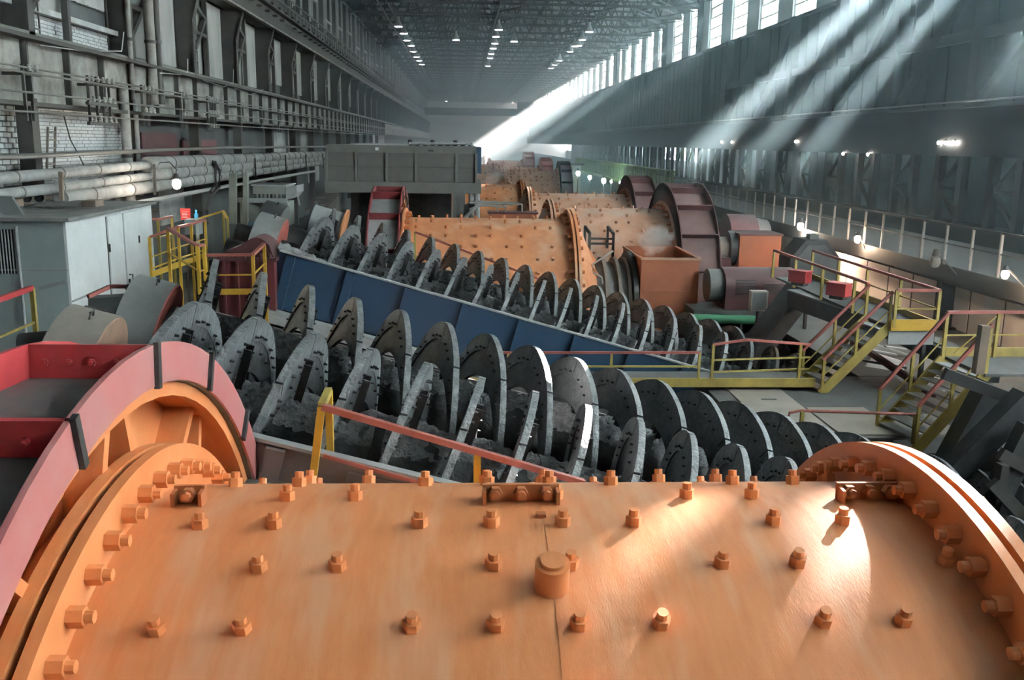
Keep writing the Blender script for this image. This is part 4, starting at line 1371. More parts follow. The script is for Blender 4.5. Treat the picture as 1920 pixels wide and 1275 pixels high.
# columns in front of the gallery
for k, (y, lab) in enumerate(((21.9, 'dark steel column standing before the beige panels'), (17.2, 'wide dark steel column at the end of the beige panels'), (13.8, 'dark steel column with a diagonal brace at the right edge'))):
    c = thing('gallery_column', (11.7, y, FL), lab, 'column', 'gallery columns')
    wd = (0.25, 0.7, 0.4)[k]
    MB().span((11.5, y - wd / 2, FL), (11.85, y + wd / 2, 4.4)).build('shaft', 'dark_wall', c, False)
    MB().span((11.42, y - wd / 2 - 0.08, FL), (11.93, y + wd / 2 + 0.08, FL + 0.06)).build('base_plate', 'dark_wall', c, False)
    if k == 2:
        MB().bar((11.6, y + 0.2, 4.3), (11.6, y + 1.6, 3.3), 0.12).build('brace', 'girder_steel', c, False)
        MB().bar((11.7, y + 0.3, 4.0), (11.7, y + 2.2, 4.05), 0.08).build('tie', 'girder_steel', c, False)

# dark octagonal housing
hc = at(1527, 510, Y=24.5)
oh = thing('pulley_housing', hc - UP * 1.0, 'large dark octagonal housing before the beige panels', 'housing')
poly = []
for k in range(8):
    a = PI / 8 + k * PI / 4
    poly.append(hc + V((0.74 * math.cos(a), 0, 0.92 * math.sin(a))))
MB().prism(poly, (0, 0.9, 0)).build('body', 'black_steel', oh, False)
MB().prism([hc + (p - hc) * 0.85 for p in poly], (0, -0.03, 0)).build('cover_plate', 'conveyor', oh, False)
MB().span((hc.x - 0.12, hc.y + 0.2, hc.z + 0.84), (hc.x + 0.12, hc.y + 0.5, hc.z + 0.98)).build('lifting_block', 'conveyor', oh, False)
MB().span((hc.x - 0.5, hc.y + 0.1, FL), (hc.x + 0.5, hc.y + 0.8, hc.z - 0.8)).build('plinth', 'black_steel', oh, False)

# maroon motor
mc = at(1415, 535, Y=23.6)
mo_ = thing('electric_motor', mc - UP * 0.8, 'maroon electric motor with louvred round-topped body', 'motor')
x0, x1 = at(1350, 535, Y=23.6).x, at(1482, 535, Y=23.6).x
prof = [V((0, -0.55, -0.55))] + [V((0, -0.55 * math.cos(a), 0.05 + 0.42 * math.sin(a))) for a in [PI * k / 12 for k in range(13)]] + [V((0, 0.55, -0.55))]
MB().prism([V((x0, mc.y, mc.z)) + p for p in prof], (x1 - x0, 0, 0)).build('body', 'maroon', mo_)
for k in range(6):
    MB().span((x0 + 0.25, mc.y - 0.57, mc.z + 0.20 - k * 0.07), (x0 + 0.75, mc.y - 0.55, mc.z + 0.22 - k * 0.07)).build('louvre', 'black_steel', mo_, False)
    if k < 4:
        MB().span((x0 + 1.0, mc.y - 0.57, mc.z + 0.10 - k * 0.07), (x0 + 1.5, mc.y - 0.55, mc.z + 0.12 - k * 0.07)).build('louvre', 'black_steel', mo_, False)
MB().cyl((x0 - 0.35, mc.y, mc.z), (x0, mc.y, mc.z), 0.42, 24).build('end_bell', 'ring_grey', mo_)
MB().span((x0 - 0.8, mc.y - 0.6, mc.z - 0.75), (x1, mc.y + 0.6, mc.z - 0.55)).build('bed', 'conveyor', mo_, False)
# pale switch box and green pipe before it
sx = at(1424, 565, Y=21.5)
sb_ = thing('switch_box', sx - UP * 0.3, 'small pale switch box in front of the maroon motor', 'box')
MB().span((sx.x - 0.2, sx.y, sx.z - 0.24), (sx.x + 0.2, sx.y + 0.2, sx.z + 0.24)).build('case', 'gallery_panel', sb_, False)
MB().span((sx.x - 0.17, sx.y - 0.015, sx.z - 0.21), (sx.x + 0.17, sx.y, sx.z + 0.21)).build('door', 'light_steel', sb_, False)
MB().bar((sx.x, sx.y + 0.1, FL - 0.6), (sx.x, sx.y + 0.1, sx.z - 0.24), 0.05).build('post', 'column_steel', sb_, False)
g0, g1 = at(1300, 597, Y=23.0), at(1413, 600, Y=22.9)
gpz = thing('green_pipe', g0 - UP * 0.1, 'short green pipe running behind the rear spiral end', 'pipe')
MB().cyl(g0, g1, 0.115, 20).build('pipe', 'green_pipe', gpz)
MB().cyl(g1, g1 + V((0.04, 0, 0)), 0.105, 20).build('end_cap', 'green_pipe', gpz)
for f in (0.2, 0.8):
    p = g0 + (g1 - g0) * f
    MB().bar((p.x, p.y, p.z - 0.6), p, 0.06).build('support', 'column_steel', gpz, False)
# drive of the dusty mill: brown box and bearing
bx = at(1425, 470, Y=29.0)
bb_ = thing('drive_casing', bx - UP * 0.9, 'rust-brown box casing behind the maroon motor', 'casing')
MB().span((bx.x - 0.66, bx.y, FL - 0.01), (bx.x + 0.66, bx.y + 1.2, bx.z + 0.5)).build('case', 'rust_box', bb_, False)
MB().span((bx.x - 0.70, bx.y - 0.04, bx.z + 0.46), (bx.x + 0.70, bx.y + 1.24, bx.z + 0.53)).build('lid', 'maroon', bb_, False)
MB().cyl((bx.x - 0.9, bx.y + 0.6, bx.z), (bx.x - 0.66, bx.y + 0.6, bx.z), 0.55, 24).build('coupling', 'black_steel', bb_)
MB().cyl((bx.x - 1.45, bx.y + 0.6, bx.z - 0.05), (bx.x - 0.9, bx.y + 0.6, bx.z - 0.05), 0.42, 24).build('bearing', 'ring_rust', bb_)
hx = at(1385, 430, Y=33.5)
ho = thing('drive_hood', hx - UP * 1.2, 'dark rounded drive hood far behind the brown casing', 'hood')
MB().lathe(hx - UP * 0.4, V((1, 0, 0)), [(-0.5, 0.1), (-0.5, 0.95), (0.5, 0.95), (0.5, 0.1)], 40).build('hood_body', 'maroon', ho)
MB().lathe(hx - UP * 0.4, V((1, 0, 0)), [(0.5, 0.1), (0.5, 0.85), (1.0, 0.75), (1.0, 0.1)], 40).build('hood_end', 'conveyor', ho)
# pinion casing under the dusty mill's gear guard
pc = thing('pinion_casing', (7.4, 28.2, 2.6), 'dusty pinkish casing below the brown gear guard of the dusty mill', 'casing')
MB().prism([(6.5, 27.6, 2.6), (8.3, 27.6, 2.6), (8.0, 27.6, 4.2), (6.6, 27.6, 4.2)], (0, 1.0, 0)).build('case', 'maroon', pc, False)
MB().span((6.7, 27.55, 3.4), (7.0, 27.6, 3.7)).build('hatch', 'conveyor', pc, False)

# inclined conveyor with red motor boxes under the catwalk
cv = thing('inclined_conveyor', (6.6, 19.5, FL - 0.4), 'dark inclined conveyor trough below the upper catwalk', 'conveyor')
ca, cb = at(1395, 680, Y=20.5), at(1500, 545, Y=20.8)
MB().bar(ca, cb, 0.75, 0.35).build('chute', 'conveyor', cv, False)
cc, cd = at(1495, 560, Y=20.3), at(1640, 610, Y=17.6)
MB().bar(cc, cd, 0.5, 0.35).build('trough', 'conveyor', cv, False)
MB().bar(cc + UP * 0.2, cd + UP * 0.2, 0.56, 0.03).build('cover', 'light_steel', cv, False)
for k, (px, py, y, lab) in enumerate(((1500, 519, 20.2, 'red motor box at the head of the inclined conveyor'), (1573, 543, 18.4, 'red motor box in the middle of the inclined conveyor'))):
    p = at(px, py, Y=y)
    rb = thing('motor_box', p - UP * 0.16, lab, 'motor box', 'red motor boxes')
    Mz = Matrix.Rotation(-0.9, 3, 'Z')
    MB().box(p, (0.42, 0.26, 0.24), Mz).build('case', 'red_box', rb, False)
    MB().box(p + UP * 0.13, (0.46, 0.30, 0.03), Mz).build('lid', 'red_paint', rb, False)
    MB().box(p - UP * 0.15, (0.30, 0.2, 0.08), Mz).build('foot', 'black_steel', rb, False)
# scrap and sheet below the stairs
sh_ = thing('cover_sheet', at(1650, 680, Y=18.5), 'pale pinkish sheet leaning under the staircase', 'sheet')
MB().prism([at(1622, 690, Y=17.9), at(1690, 715, Y=17.3), at(1698, 680, Y=17.6), at(1640, 662, Y=18.1)], (0.0, 0.05, 0.01)).build('sheet', 'gallery_panel', sh_, False)
MB().bar(at(1618, 676, Y=17.8), at(1700, 690, Y=17.3), 0.04).build('edge_bar', 'black_steel', sh_, False)
for k, (pa, pb, y) in enumerate((((1625, 655), (1680, 665), 18.6), ((1640, 645), (1710, 668), 18.8), ((1660, 650), (1700, 655), 18.3))):
    o = MB().bar(at(*pa, Y=y), at(*pb, Y=y), 0.12, 0.03).build('scrap_strip', 'light_steel', sh_, False)
lb_beam = thing('pipe_bridge', at(1700, 620, Y=17.8), 'sloping grey duct behind the first staircase', 'duct')
MB().bar(at(1655, 610, Y=18.2), at(1860, 700, Y=14.6), 0.30, 0.34).build('duct', 'concrete', lb_beam, False)
MB().bar(at(1655, 600, Y=18.1), at(1860, 690, Y=14.5), 0.34, 0.03).build('duct_lid', 'column_steel', lb_beam, False)
MB().bar(at(1600, 640, Y=18.3), at(1750, 740, Y=15.2), 0.10, 0.10).build('support_beam', 'dark_red', lb_beam, False)

# small access platform between the orange and the dusty mill
pf = at(1125, 498, Y=27.2)
ap = thing('access_platform', pf, 'small brown access platform with tall posts between two mills', 'platform')
xa, xb = at(1103, 500, Y=27.0).x, at(1147, 500, Y=27.0).x
zt, zm, zb = at(1103, 437, Y=27.0).z, at(1103, 456, Y=27.0).z, at(1103, 500, Y=27.0).z
for x in (xa, xb):
    MB().bar((x, 26.9, zb - 1.0), (x, 26.9, zt), 0.07).build('post', 'column_steel', ap, False)
    MB().bar((x, 28.0, zb - 1.0), (x, 28.0, zt + 0.1), 0.07).build('post', 'column_steel', ap, False)
    MB().bar((x, 26.9, zt), (x, 28.0, zt + 0.1), 0.07).build('side_rail', 'column_steel', ap, False)
for z in (zt - 0.15, zm):
    MB().bar((xa, 26.9, z), (xb, 26.9, z), 0.06).build('cross_rail', 'column_steel', ap, False)
MB().span((xa, 26.9, zb), (xb, 28.0, zb + 0.05)).build('deck', 'trough_brown', ap, False)
hs = MB().tube([at(1150, 470, Y=24.2), at(1135, 480, Y=24.2), at(1112, 495, Y=24.2), at(1110, 510, Y=24.2), at(1128, 520, Y=24.2), at(1130, 532, Y=24.2)], 0.025, 6).build('hose', 'cable_light')
tag(hs, 'thin curved grey hose hanging beside the feed drum', 'hose')

# far bulbs
def hk(p):
    return (11.48, p.y, 4.6)


def bulb(label, p, r=0.10, m_='bulb', cage='bracket_steel', stem=None, pole=None, hook=None, watts=0, warm=(1.0, 0.85, 0.66)):
    p = V(p)
    t = thing('work_lamp', p, label, 'lamp', 'work lamps')
    MB().lathe(p, UP, [(-r * 1.5, 0.0), (-r * 1.3, r * 0.6), (-r * 0.5, r), (r * 0.5, r * 0.9), (r * 0.9, r * 0.4), (r * 0.9, 0)], 14, up=V((1, 0, 0))).build('bulb', m_, t)
    MB().lathe(p, UP, [(r * 0.9, 0.0), (r * 0.9, r * 0.8), (r * 2.2, r * 0.5), (r * 2.2, 0)], 12, up=V((1, 0, 0))).build('socket', cage, t)
    if stem:
        MB().tube([p + UP * r * 2.2] + [V(q) for q in stem], 0.012, 6).build('cable', 'cable', t)
    if pole is not None:
        MB().bar((p.x, p.y, pole), p - UP * r * 1.3 + V((0, r * 1.1, 0)), 0.06).build('pole', 'column_steel', t, False)
    if hook:
        MB().bar(p + UP * r * 1.8, hook, 0.03).build('bracket', 'bracket_steel', t, False)
    if watts:                                            # the lamp's own light
        ld_ = bpy.data.lights.new('lamp_light', 'POINT')
        ld_.energy, ld_.color, ld_.shadow_soft_size = watts, warm, r
        lo_ = bpy.data.objects.new('lamp_light', ld_)
        COL.objects.link(lo_)
        lo_.parent = t
        lo_.location = (0, 0, -r * 1.7)
    return t


bulb('bright bare bulb hanging before the left wall pipes', at(331, 343, X=-6.7), 0.10, watts=22, stem=[at(331, 318, X=-6.7), at(318, 304, X=-7.1), at(300, 305, X=-7.6), at(291, 320, X=-7.62), at(291, 350, X=-7.62)])
bulb('dim bulb at the edge of the white cabin roof', at(279, 400, Y=20.2), 0.05, 'bulb_warm', hook=(-6.32, 20.0, 6.0))
bulb('brightest bulb under the right gallery edge', at(1501, 423, X=11.3), 0.11, watts=40, hook=hk(at(1501, 423, X=11.3)))
bulb('warm bulb under the right gallery beyond the octagonal housing', at(1608, 447, X=11.2), 0.09, 'bulb_warm', watts=35, warm=(1.0, 0.72, 0.5), hook=hk(at(1608, 447, X=11.2)))
bulb('small warm bulb on the beige panels beside the octagonal housing', at(1575, 464, X=11.7), 0.09, 'bulb_warm', watts=50, warm=(1.0, 0.72, 0.5), hook=hk(at(1575, 464, X=11.7)))
bulb('warm bulb near the right edge under the gallery', at(1885, 513, X=10.8), 0.075, 'bulb_warm', watts=25, warm=(1.0, 0.72, 0.5), hook=hk(at(1885, 513, X=10.8)))
bulb('unlit bell lamp below the right gallery', at(1754, 488, X=10.9), 0.12, 'ring_grey', hook=hk(at(1754, 488, X=10.9)))
for k, (px, py, s) in enumerate(((1084, 324, 0.30), (1106, 332, 0.26), (1132, 338, 0.34), (1146, 340, 0.18), (1163, 342, 0.18))):
    bulb(('first', 'second', 'third', 'fourth', 'fifth')[k] + ' greenish far lamp from the left beyond the black gear guard', at(px, py, Y=66), s * 0.45, 'bulb_green', pole=0.0)
for k, (px, py) in enumerate(((1353, 266), (1372, 266), (1492, 265), (1581, 288), (1627, 289), (1760, 267), (1773, 267), (1781, 267), (1790, 267))):
    bulb(('first', 'second', 'third', 'fourth', 'fifth', 'sixth', 'seventh', 'eighth', 'ninth')[k] + ' small white lamp from the left on the dark right-hand girder', at(px, py, X=16.62), 0.05, 'bulb')
sw = thing('lit_backdrop', at(1085, 335, Y=74), 'pale lit cabin wall behind the greenish far lamps', 'cabin')
MB().span((at(1068, 330, Y=72).x, 74, 3.0), (at(1095, 330, Y=72).x, 74.2, 5.8)).build('wall', 'plaster', sw, False)
MB().span((at(1068, 330, Y=72).x - 0.2, 73.6, 5.8), (at(1095, 330, Y=72).x + 0.2, 74.4, 5.95)).build('roof', 'concrete', sw, False)
MB().span((at(1068, 330, Y=72).x, 73, 0.0), (at(1150, 330, Y=72).x, 73.4, 3.6)).build('low_wall', 'maroon', sw, False)

# near mesh guard at the bottom right
mg = thing('mesh_guard', (3.4, 5.6, 3.6), 'orange framed wire mesh guard at the right edge beside the near mill', 'guard')
g00, g10 = at(1832, 946, Y=5.6), at(1985, 1022, Y=4.3)
g00.z, g10.z = 5.25, 5.20
hgt = 1.3
MB().bar(g00, g10, 0.07, 0.09).build('top_bar', 'orange_dull', mg, False)
MB().bar(g00 - UP * hgt, g00, 0.07).build('post', 'orange_dull', mg, False)
MB().bar(g00 + (g10 - g00) * 0.28 - UP * hgt, g00 + (g10 - g00) * 0.28, 0.07).build('post', 'orange_dull', mg, False)
MB().bar(g00 - UP * hgt, g10 - UP * hgt, 0.07).build('bottom_bar', 'orange_dull', mg, False)
for k in range(22):
    f = (k + 0.5) / 22
    p = g00 + (g10 - g00) * f
    MB().bar(p - UP * hgt, p, 0.008).build('wire', 'orange_dark', mg, False)
for k in range(18):
    z = -hgt * (k + 0.5) / 18
    MB().bar(g00 + UP * z, g10 + UP * z, 0.008).build('wire', 'orange_dark', mg, False)

# ================================================================== LEFT-HAND SIDE
# white cabin
CX0 = -6.3
cA, cB = at(122, 415, X=CX0), at(283, 385, X=CX0)
zt = cA.z
ca = thing('cabin', (CX0 - 1.6, (cA.y + cB.y) / 2, FL), 'white and pale teal sheet-metal cabin with double doors and a dirty flat roof', 'cabin')
y0, y1, xw0 = cA.y, cB.y, CX0 - 3.4
MB().span((CX0 - 0.04, y0, FL), (CX0, y1, zt)).build('door_side', 'white_paint', ca, False)
MB().span((xw0, y0, FL), (CX0 - 0.04, y0 + 0.04, zt)).build('front_side', 'teal_sheet', ca, False)  # darker teal than the door side
MB().span((xw0, y0 + 0.04, FL), (xw0 + 0.04, y1, zt)).build('back_side', 'teal_sheet', ca, False)
rf = MB().prism([(xw0 - 0.1, y0 - 0.12, zt), (CX0 + 0.10, y0 - 0.12, zt), (CX0 + 0.10, y1 + 0.05, zt), (xw0 - 0.1, y1 + 0.05, zt)], (0, 0, 0.06)).build('roof', 'dirty_top', ca, False)
L = y1 - y0
for k, (f0, f1) in enumerate(((0.41, 0.59), (0.60, 0.78))):
    d = MB().span((CX0, y0 + L * f0 + 0.012, FL + 0.15), (CX0 + 0.025, y0 + L * f1 - 0.012, zt - 0.06)).build('door', 'white_paint', ca, False)
    for z in (4.3, 5.55):
        yy = y0 + L * (f0 if k == 0 else f1)
        MB().cyl((CX0 + 0.03, yy, z - 0.07), (CX0 + 0.03, yy, z + 0.07), 0.02, 8).build('hinge', 'column_steel', d)
    if k == 1:
        hy = y0 + L * f0 + 0.10
        MB().tube([(CX0 + 0.02, hy, 4.72), (CX0 + 0.09, hy, 4.72), (CX0 + 0.09, hy, 4.95), (CX0 + 0.02, hy, 4.95)], 0.014, 6).build('handle', 'column_steel', d)
        MB().span((CX0 + 0.025, hy - 0.06, 4.80), (CX0 + 0.05, hy - 0.01, 4.87)).build('padlock', 'column_steel', d, False)
MB().span((CX0, y0 + L * 0.592, FL + 0.15), (CX0 + 0.012, y0 + L * 0.598, zt - 0.06)).build('door_gap', 'maroon', ca, False)
for f in (0.405, 0.785):
    MB().span((CX0, y0 + L * f - 0.008, FL + 0.15), (CX0 + 0.01, y0 + L * f + 0.008, zt - 0.06)).build('door_gap', 'column_steel', ca, False)
MB().span((CX0, y0 + 0.02, 4.86), (CX0 + 0.012, y0 + L * 0.40, 4.89)).build('seam', 'light_steel', ca, False)
# barred window on the teal side
wx0, wx1, wz0, wz1 = at(-10, 440, Y=y0).x, at(31, 440, Y=y0).x, at(15, 513, Y=y0).z, at(15, 430, Y=y0).z
wn_ = MB().span((wx0, y0 - 0.01, wz0), (wx1, y0, wz1)).build('barred_window', 'black_steel', ca, False)
for k in range(7):
    x = wx0 + (wx1 - wx0) * (k + 0.5) / 7
    MB().cyl((x, y0 - 0.03, wz0), (x, y0 - 0.03, wz1), 0.012, 6).build('window_bar', 'light_steel', wn_)
MB().cyl((at(33, 430, Y=y0).x, y0 - 0.05, FL), (at(33, 430, Y=y0).x, y0 - 0.05, zt - 0.08), 0.025, 10).build('conduit', 'light_steel', ca)
MB().span((xw0, y0 - 0.012, at(80, 505, Y=y0).z), (CX0 - 0.02, y0, at(80, 508, Y=y0).z)).build('seam', 'light_steel', ca, False)
MB().bar((at(75, 540, Y=y0).x, y0 - 0.02, at(75, 540, Y=y0).z), (at(125, 528, Y=y0).x, y0 - 0.02, at(125, 528, Y=y0).z), 0.02, 0.06).build('strap', 'panel_grey', ca, False)
# things on the cabin roof
p = V((CX0 - 1.1, y0 + 0.35, zt + 0.06))
o = MB().prism([p, p + V((0.35, -0.1, 0)), p + V((0.1, 0.1, 0.28)), p + V((-0.25, 0.2, 0.28))], (0.01, 0.03, 0.02)).build('bent_sheet', 'panel_grey', None, False)
tag(o, 'bent grey metal sheet lying on the cabin roof', 'sheet')
bk = MB().span((CX0 - 0.62, y0 + 2.3, zt + 0.065), (CX0 - 0.38, y0 + 2.7, zt + 0.18)).build('wood_block', 'wood', None, False)
tag(bk, 'wooden block under the pipe post on the cabin roof', 'wood block')
bk = MB().span((CX0 - 2.0, y0 + 2.0, zt + 0.065), (CX0 - 1.7, y0 + 2.4, zt + 0.20)).build('wood_block', 'wood', None, False)
tag(bk, 'wooden block beside the two pipe ends on the cabin roof', 'wood block')
mb = MB()
rb_ = thing('rubber_mat', (CX0 - 0.9, y0 + 2.2, zt + 0.06), 'black crumpled rubber scrap on the cabin roof', 'rubber scrap')
vs, fs = [], []
for a in range(13):
    for c in range(5):
        q = V((CX0 - 1.5 + 0.9 * a / 12, y0 + 1.9 + 0.4 * c / 4, zt + 0.075))
        vs.append(q + UP * max(0, 0.06 * math.sin(a * 0.5) + 0.05 * noise.noise(q * 4)))
for a in range(12):
    for c in range(4):
        k = a * 5 + c
        fs.append((k, k + 1, k + 6, k + 5))
MB().add(vs, fs).build('mat', 'black_steel', rb_)
# short red rail in front of the cabin
rr = thing('railing', at(65, 650, Y=11.5) - UP * 0.5, 'red-topped rail in front of the pale teal cabin side', 'railing', 'walkway railings')
pA, pB = at(-20, 568, Y=10.6), at(60, 540, Y=11.5)
MB().bar(pA, pB, 0.05, 0.06).build('top_rail', 'red_paint', rr, False)
MB().bar((pB.x, pB.y, FL), pB, 0.05).build('post', 'yellow_dull', rr, False)
MB().bar(pA - UP * 0.42, pB - UP * 0.42, 0.025).build('mid_rail', 'yellow_dull', rr, False)
# drive clutter between rings and cabin
dc = thing('drive_assembly', at(200, 620, Y=10.2) - UP * 0.5, 'red-edged black drive frame between the two front ring guards', 'frame')
MB().bar(at(165, 556, Y=12.5), at(205, 538, Y=12.8), 0.05).build('rail', 'rail_red', dc, False)
MB().bar(at(205, 537, Y=12.8), at(240, 537, Y=12.8), 0.05).build('rail', 'dark_red', dc, False)
MB().prism([at(165, 560, Y=12.6), at(232, 556, Y=12.6), at(232, 620, Y=12.6), at(165, 620, Y=12.6)], (0, 0.3, 0)).build('bed', 'guard_grey', dc, False)
MB().bar(at(238, 533, Y=12.6), at(247, 552, Y=12.6), 0.07).build('lever', 'black_steel', dc, False)
MB().cyl(at(40, 645, Y=8.6), at(95, 640, Y=8.6), 0.10, 16).build('motor_end', 'black_steel', dc)

# gearbox of the rear classifier
gc = at(468, 500, Y=17.5)
gb = thing('gearbox', gc - UP * 0.6, 'maroon cast gearbox with a humped cover left of the blue trough', 'gearbox')
x0, x1 = at(415, 500, Y=17.5).x, at(520, 500, Y=17.5).x
zt_, zm_, zb_ = at(470, 442, Y=17.5).z, at(470, 482, Y=17.5).z, at(470, 565, Y=17.5).z
hump = [V((x0, 17.2, zm_))]
for k in range(15):
    f = k / 14
    hgt_ = (zt_ - zm_) * (0.45 + 0.55 * math.exp(-((f - 0.70) / 0.26) ** 2)) * min(1, math.sin(PI * min(1, f * 3.2 + 0.02) / 2) * 1.0) * (1 if f < 0.92 else (1 - f) / 0.08 * 0.9 + 0.1)
    hump.append(V((x0 + (x1 - x0) * f, 17.2, zm_ + max(0.01, hgt_))))
hump.append(V((x1, 17.2, zm_)))
MB().prism(hump, (0, 0.75, 0)).build('upper_casing', 'maroon', gb)
MB().span((x0, 17.2, zb_ - 0.4), (x1, 17.95, zm_)).build('lower_casing', 'dark_red', gb, False)
MB().span((x0 - 0.05, 17.13, zm_ - 0.04), (x1 + 0.05, 18.0, zm_ + 0.03)).build('split_flange', 'maroon', gb, False)
bm0 = bolt_mesh('maroon', 0.9)
for k in range(7):
    inst('bolt', bm0, V((x0 + 0.06 + (x1 - x0 - 0.12) * k / 6, 17.16, zm_ + 0.03)), gb)
for k in range(4):
    MB().prism([(x0 + 0.12 + k * 0.24, 17.18, zb_ - 0.3), (x0 + 0.15 + k * 0.24, 17.18, zb_ - 0.3), (x0 + 0.15 + k * 0.24, 17.18, zm_ - 0.04), (x0 + 0.12 + k * 0.24, 17.18, zm_ - 0.04)], (0, -0.05, 0)).build('casing_rib', 'dark_red', gb, False)

# yellow railings in the corner by the cabin
railing('yellow railing with pinkish rail running beside the gearbox to the cabin', [at(320, 520, Y=15.6), at(375, 555, Y=15.0), at(375 + 12, 552, Y=15.2)], 0.80, 'yellow', 'rail_red', ground=FL, w=0.05)
railing('square yellow railing standing in front of the maroon gearbox', [at(388, 553, Y=15.6), at(477, 552, Y=15.6), at(498, 528, Y=16.4)], 0.66, 'yellow', 'rail_red', toe=0.10, ground=FL, w=0.05)
railing('far yellow railing left of the cabin corner with reddish rail', [at(285, 520, Y=17.0), at(338, 500, Y=17.2), at(362, 492, Y=17.8), at(388, 482, Y=18.4)], 0.72, 'yellow', 'rail_red', toe=0.10, lower=True, ground=FL, w=0.045)
railing('farthest short yellow railing by the red notice board', [at(286, 478, Y=20.0), at(300, 478, Y=20.2), at(326, 470, Y=21.0)], 0.75, 'yellow_dull', 'rail_red', ground=FL, w=0.05)
railing('slanting yellow rail in front of the grey hopper', [at(372, 440, Y=21.5), at(420, 425, Y=21.6), at(428, 440, Y=21.0)], 0.35, 'yellow_dull', 'yellow', mid=False, ground=FL, w=0.045)
# red notice board, blue bottle, small grey cabinet
nb = thing('notice_board', at(347, 412, Y=24.0), 'red notice board with faint white lines by the left wall', 'sign')
p0, p1 = at(339, 412, Y=24), at(356, 391, Y=24)
MB().span((p0.x, 24, p0.z), (p1.x, 24.04, p1.z)).build('board', 'red_sign', nb, False)
for k in range(5):
    MB().span((p0.x + 0.04, 23.99, p1.z - 0.09 - k * 0.035), (p1.x - 0.05 - 0.03 * (k % 2), 23.998, p1.z - 0.08 - k * 0.035)).build('text_line', 'sign_white', nb, False)
MB().bar((p0.x + 0.1, 24.03, FL), (p0.x + 0.1, 24.03, p0.z), 0.04).build('post', 'column_steel', nb, False)
p = at(369, 420, Y=23.5)
bt = thing('gas_bottle', p - UP * 0.25, 'slim bright blue bottle beside the red notice board', 'bottle')
MB().cyl(p - UP * 0.25, p + UP * 0.25, 0.05, 14).build('body', 'blue_bottle', bt)
MB().cyl(p + UP * 0.25, p + UP * 0.34, 0.025, 10).build('neck', 'blue_bottle', bt)
MB().cyl((p.x, p.y, FL), p - UP * 0.25, 0.045, 10).build('stand', 'column_steel', bt)
sc_ = thing('control_cabinet', at(360, 440, Y=19.5), 'small light grey control cabinet behind the yellow railing', 'cabinet')
p0, p1 = at(347, 440, Y=19.5), at(372, 412, Y=19.5)
MB().span((p0.x, 19.5, p0.z), (p1.x, 19.8, p1.z)).build('case', 'panel_grey', sc_, False)
MB().span((p1.x - 0.06, 19.48, p0.z - 0.3), (p1.x, 19.5, p1.z)).build('edge', 'white_paint', sc_, False)
MB().span((p0.x + 0.02, 19.485, p0.z + 0.02), (p1.x - 0.08, 19.5, p1.z - 0.02)).build('door', 'panel_grey', sc_, False)
MB().bar((p0.x + 0.12, 19.65, FL), (p0.x + 0.12, 19.65, p0.z), 0.10).build('stand', 'column_steel', sc_, False)

# grey hopper machine
hpm = at(495, 400, Y=22.5)
hm = thing('hopper_machine', hpm - UP * 1.2, 'grey-green hopper machine with tall frame posts behind the gearbox', 'machine')
for px, y in ((437, 22.4), (461, 22.4)):
    a, b = at(px, 325, Y=y), at(px, 420, Y=y)
    MB().bar(b, a, 0.10 if px > 450 else 0.12, 0.16).build('post', 'machine_green', hm, False)
    MB().span((a.x - 0.02, a.y - 0.02, a.z), (a.x + 0.02, a.y + 0.1, a.z + 0.06)).build('post_tip', 'machine_green', hm, False)
a, b = at(475, 363, Y=22.4), at(535, 349, Y=22.4)
zt2, zb2 = at(500, 349, Y=22.4).z, at(500, 364, Y=22.4).z
hx0, hx1 = at(474, 360, Y=22.4).x, at(535, 360, Y=22.4).x
for (q0_, q1_) in (((hx0, 22.4, zb2), (hx1, 22.44, zt2)), ((hx0, 23.6, zb2), (hx1, 23.64, zt2)), ((hx0, 22.45, zb2), (hx0 + 0.04, 23.59, zt2)), ((hx1 - 0.04, 22.45, zb2), (hx1, 23.59, zt2))):
    MB().span(q0_, q1_).build('hopper_side', 'machine_green', hm, False)
MB().span((hx0 - 0.03, 22.36, zt2), (hx1 + 0.03, 23.66, zt2 + 0.03)).build('hopper_rim', 'panel_grey', hm, False)
MB().span((hx0 + 0.06, 22.5, zb2), (hx1 - 0.06, 23.5, zt2 + 0.035)).build('hopper_mouth', 'black_steel', hm, False)
for k in range(7):
    x = hx0 + 0.1 + (hx1 - hx0 - 0.2) * k / 6
    MB().span((x - 0.015, 22.38, zb2 - 0.09), (x + 0.015, 22.42, zb2)).build('gusset', 'machine_green', hm, False)
zz0 = at(500, 372, Y=22.4).z
MB().span((at(445, 372, Y=22.4).x, 22.42, zz0 - 0.10), (at(537, 372, Y=22.4).x, 22.55, zz0)).build('beam', 'panel_grey', hm, False)
MB().span((at(447, 372, Y=22.5).x, 22.6, at(480, 425, Y=22.5).z), (at(537, 372, Y=22.5).x, 23.5, zz0 - 0.1)).build('body', 'machine_green', hm, False)
MB().bar(at(487, 377, Y=22.5), at(508, 402, Y=22.5), 0.06).build('brace', 'column_steel', hm, False)
MB().prism([at(536, 352, Y=22.4), at(556, 348, Y=22.4), at(556, 362, Y=22.4), at(548, 372, Y=22.4), at(536, 374, Y=22.4)], (0, 1.0, 0)).build('side_wing', 'panel_grey', hm, False)
mtr = MB().cyl(at(467, 424, Y=21.6), at(482, 424, Y=21.6), 0.12, 18).build('motor', 'motor_blue', hm)
MB().cyl(at(482, 424, Y=21.6), at(505, 423, Y=21.6), 0.05, 12).build('motor_shaft', 'light_steel', mtr)
fm = MB()
for (a_, b_) in (((480, 410), (495, 403)), ((495, 403), (508, 404)), ((508, 404), (515, 418)), ((480, 410), (480, 420))):
    fm.bar(at(*a_, Y=21.5), at(*b_, Y=21.5), 0.03)
fm.build('motor_guard', 'light_steel', hm, False)
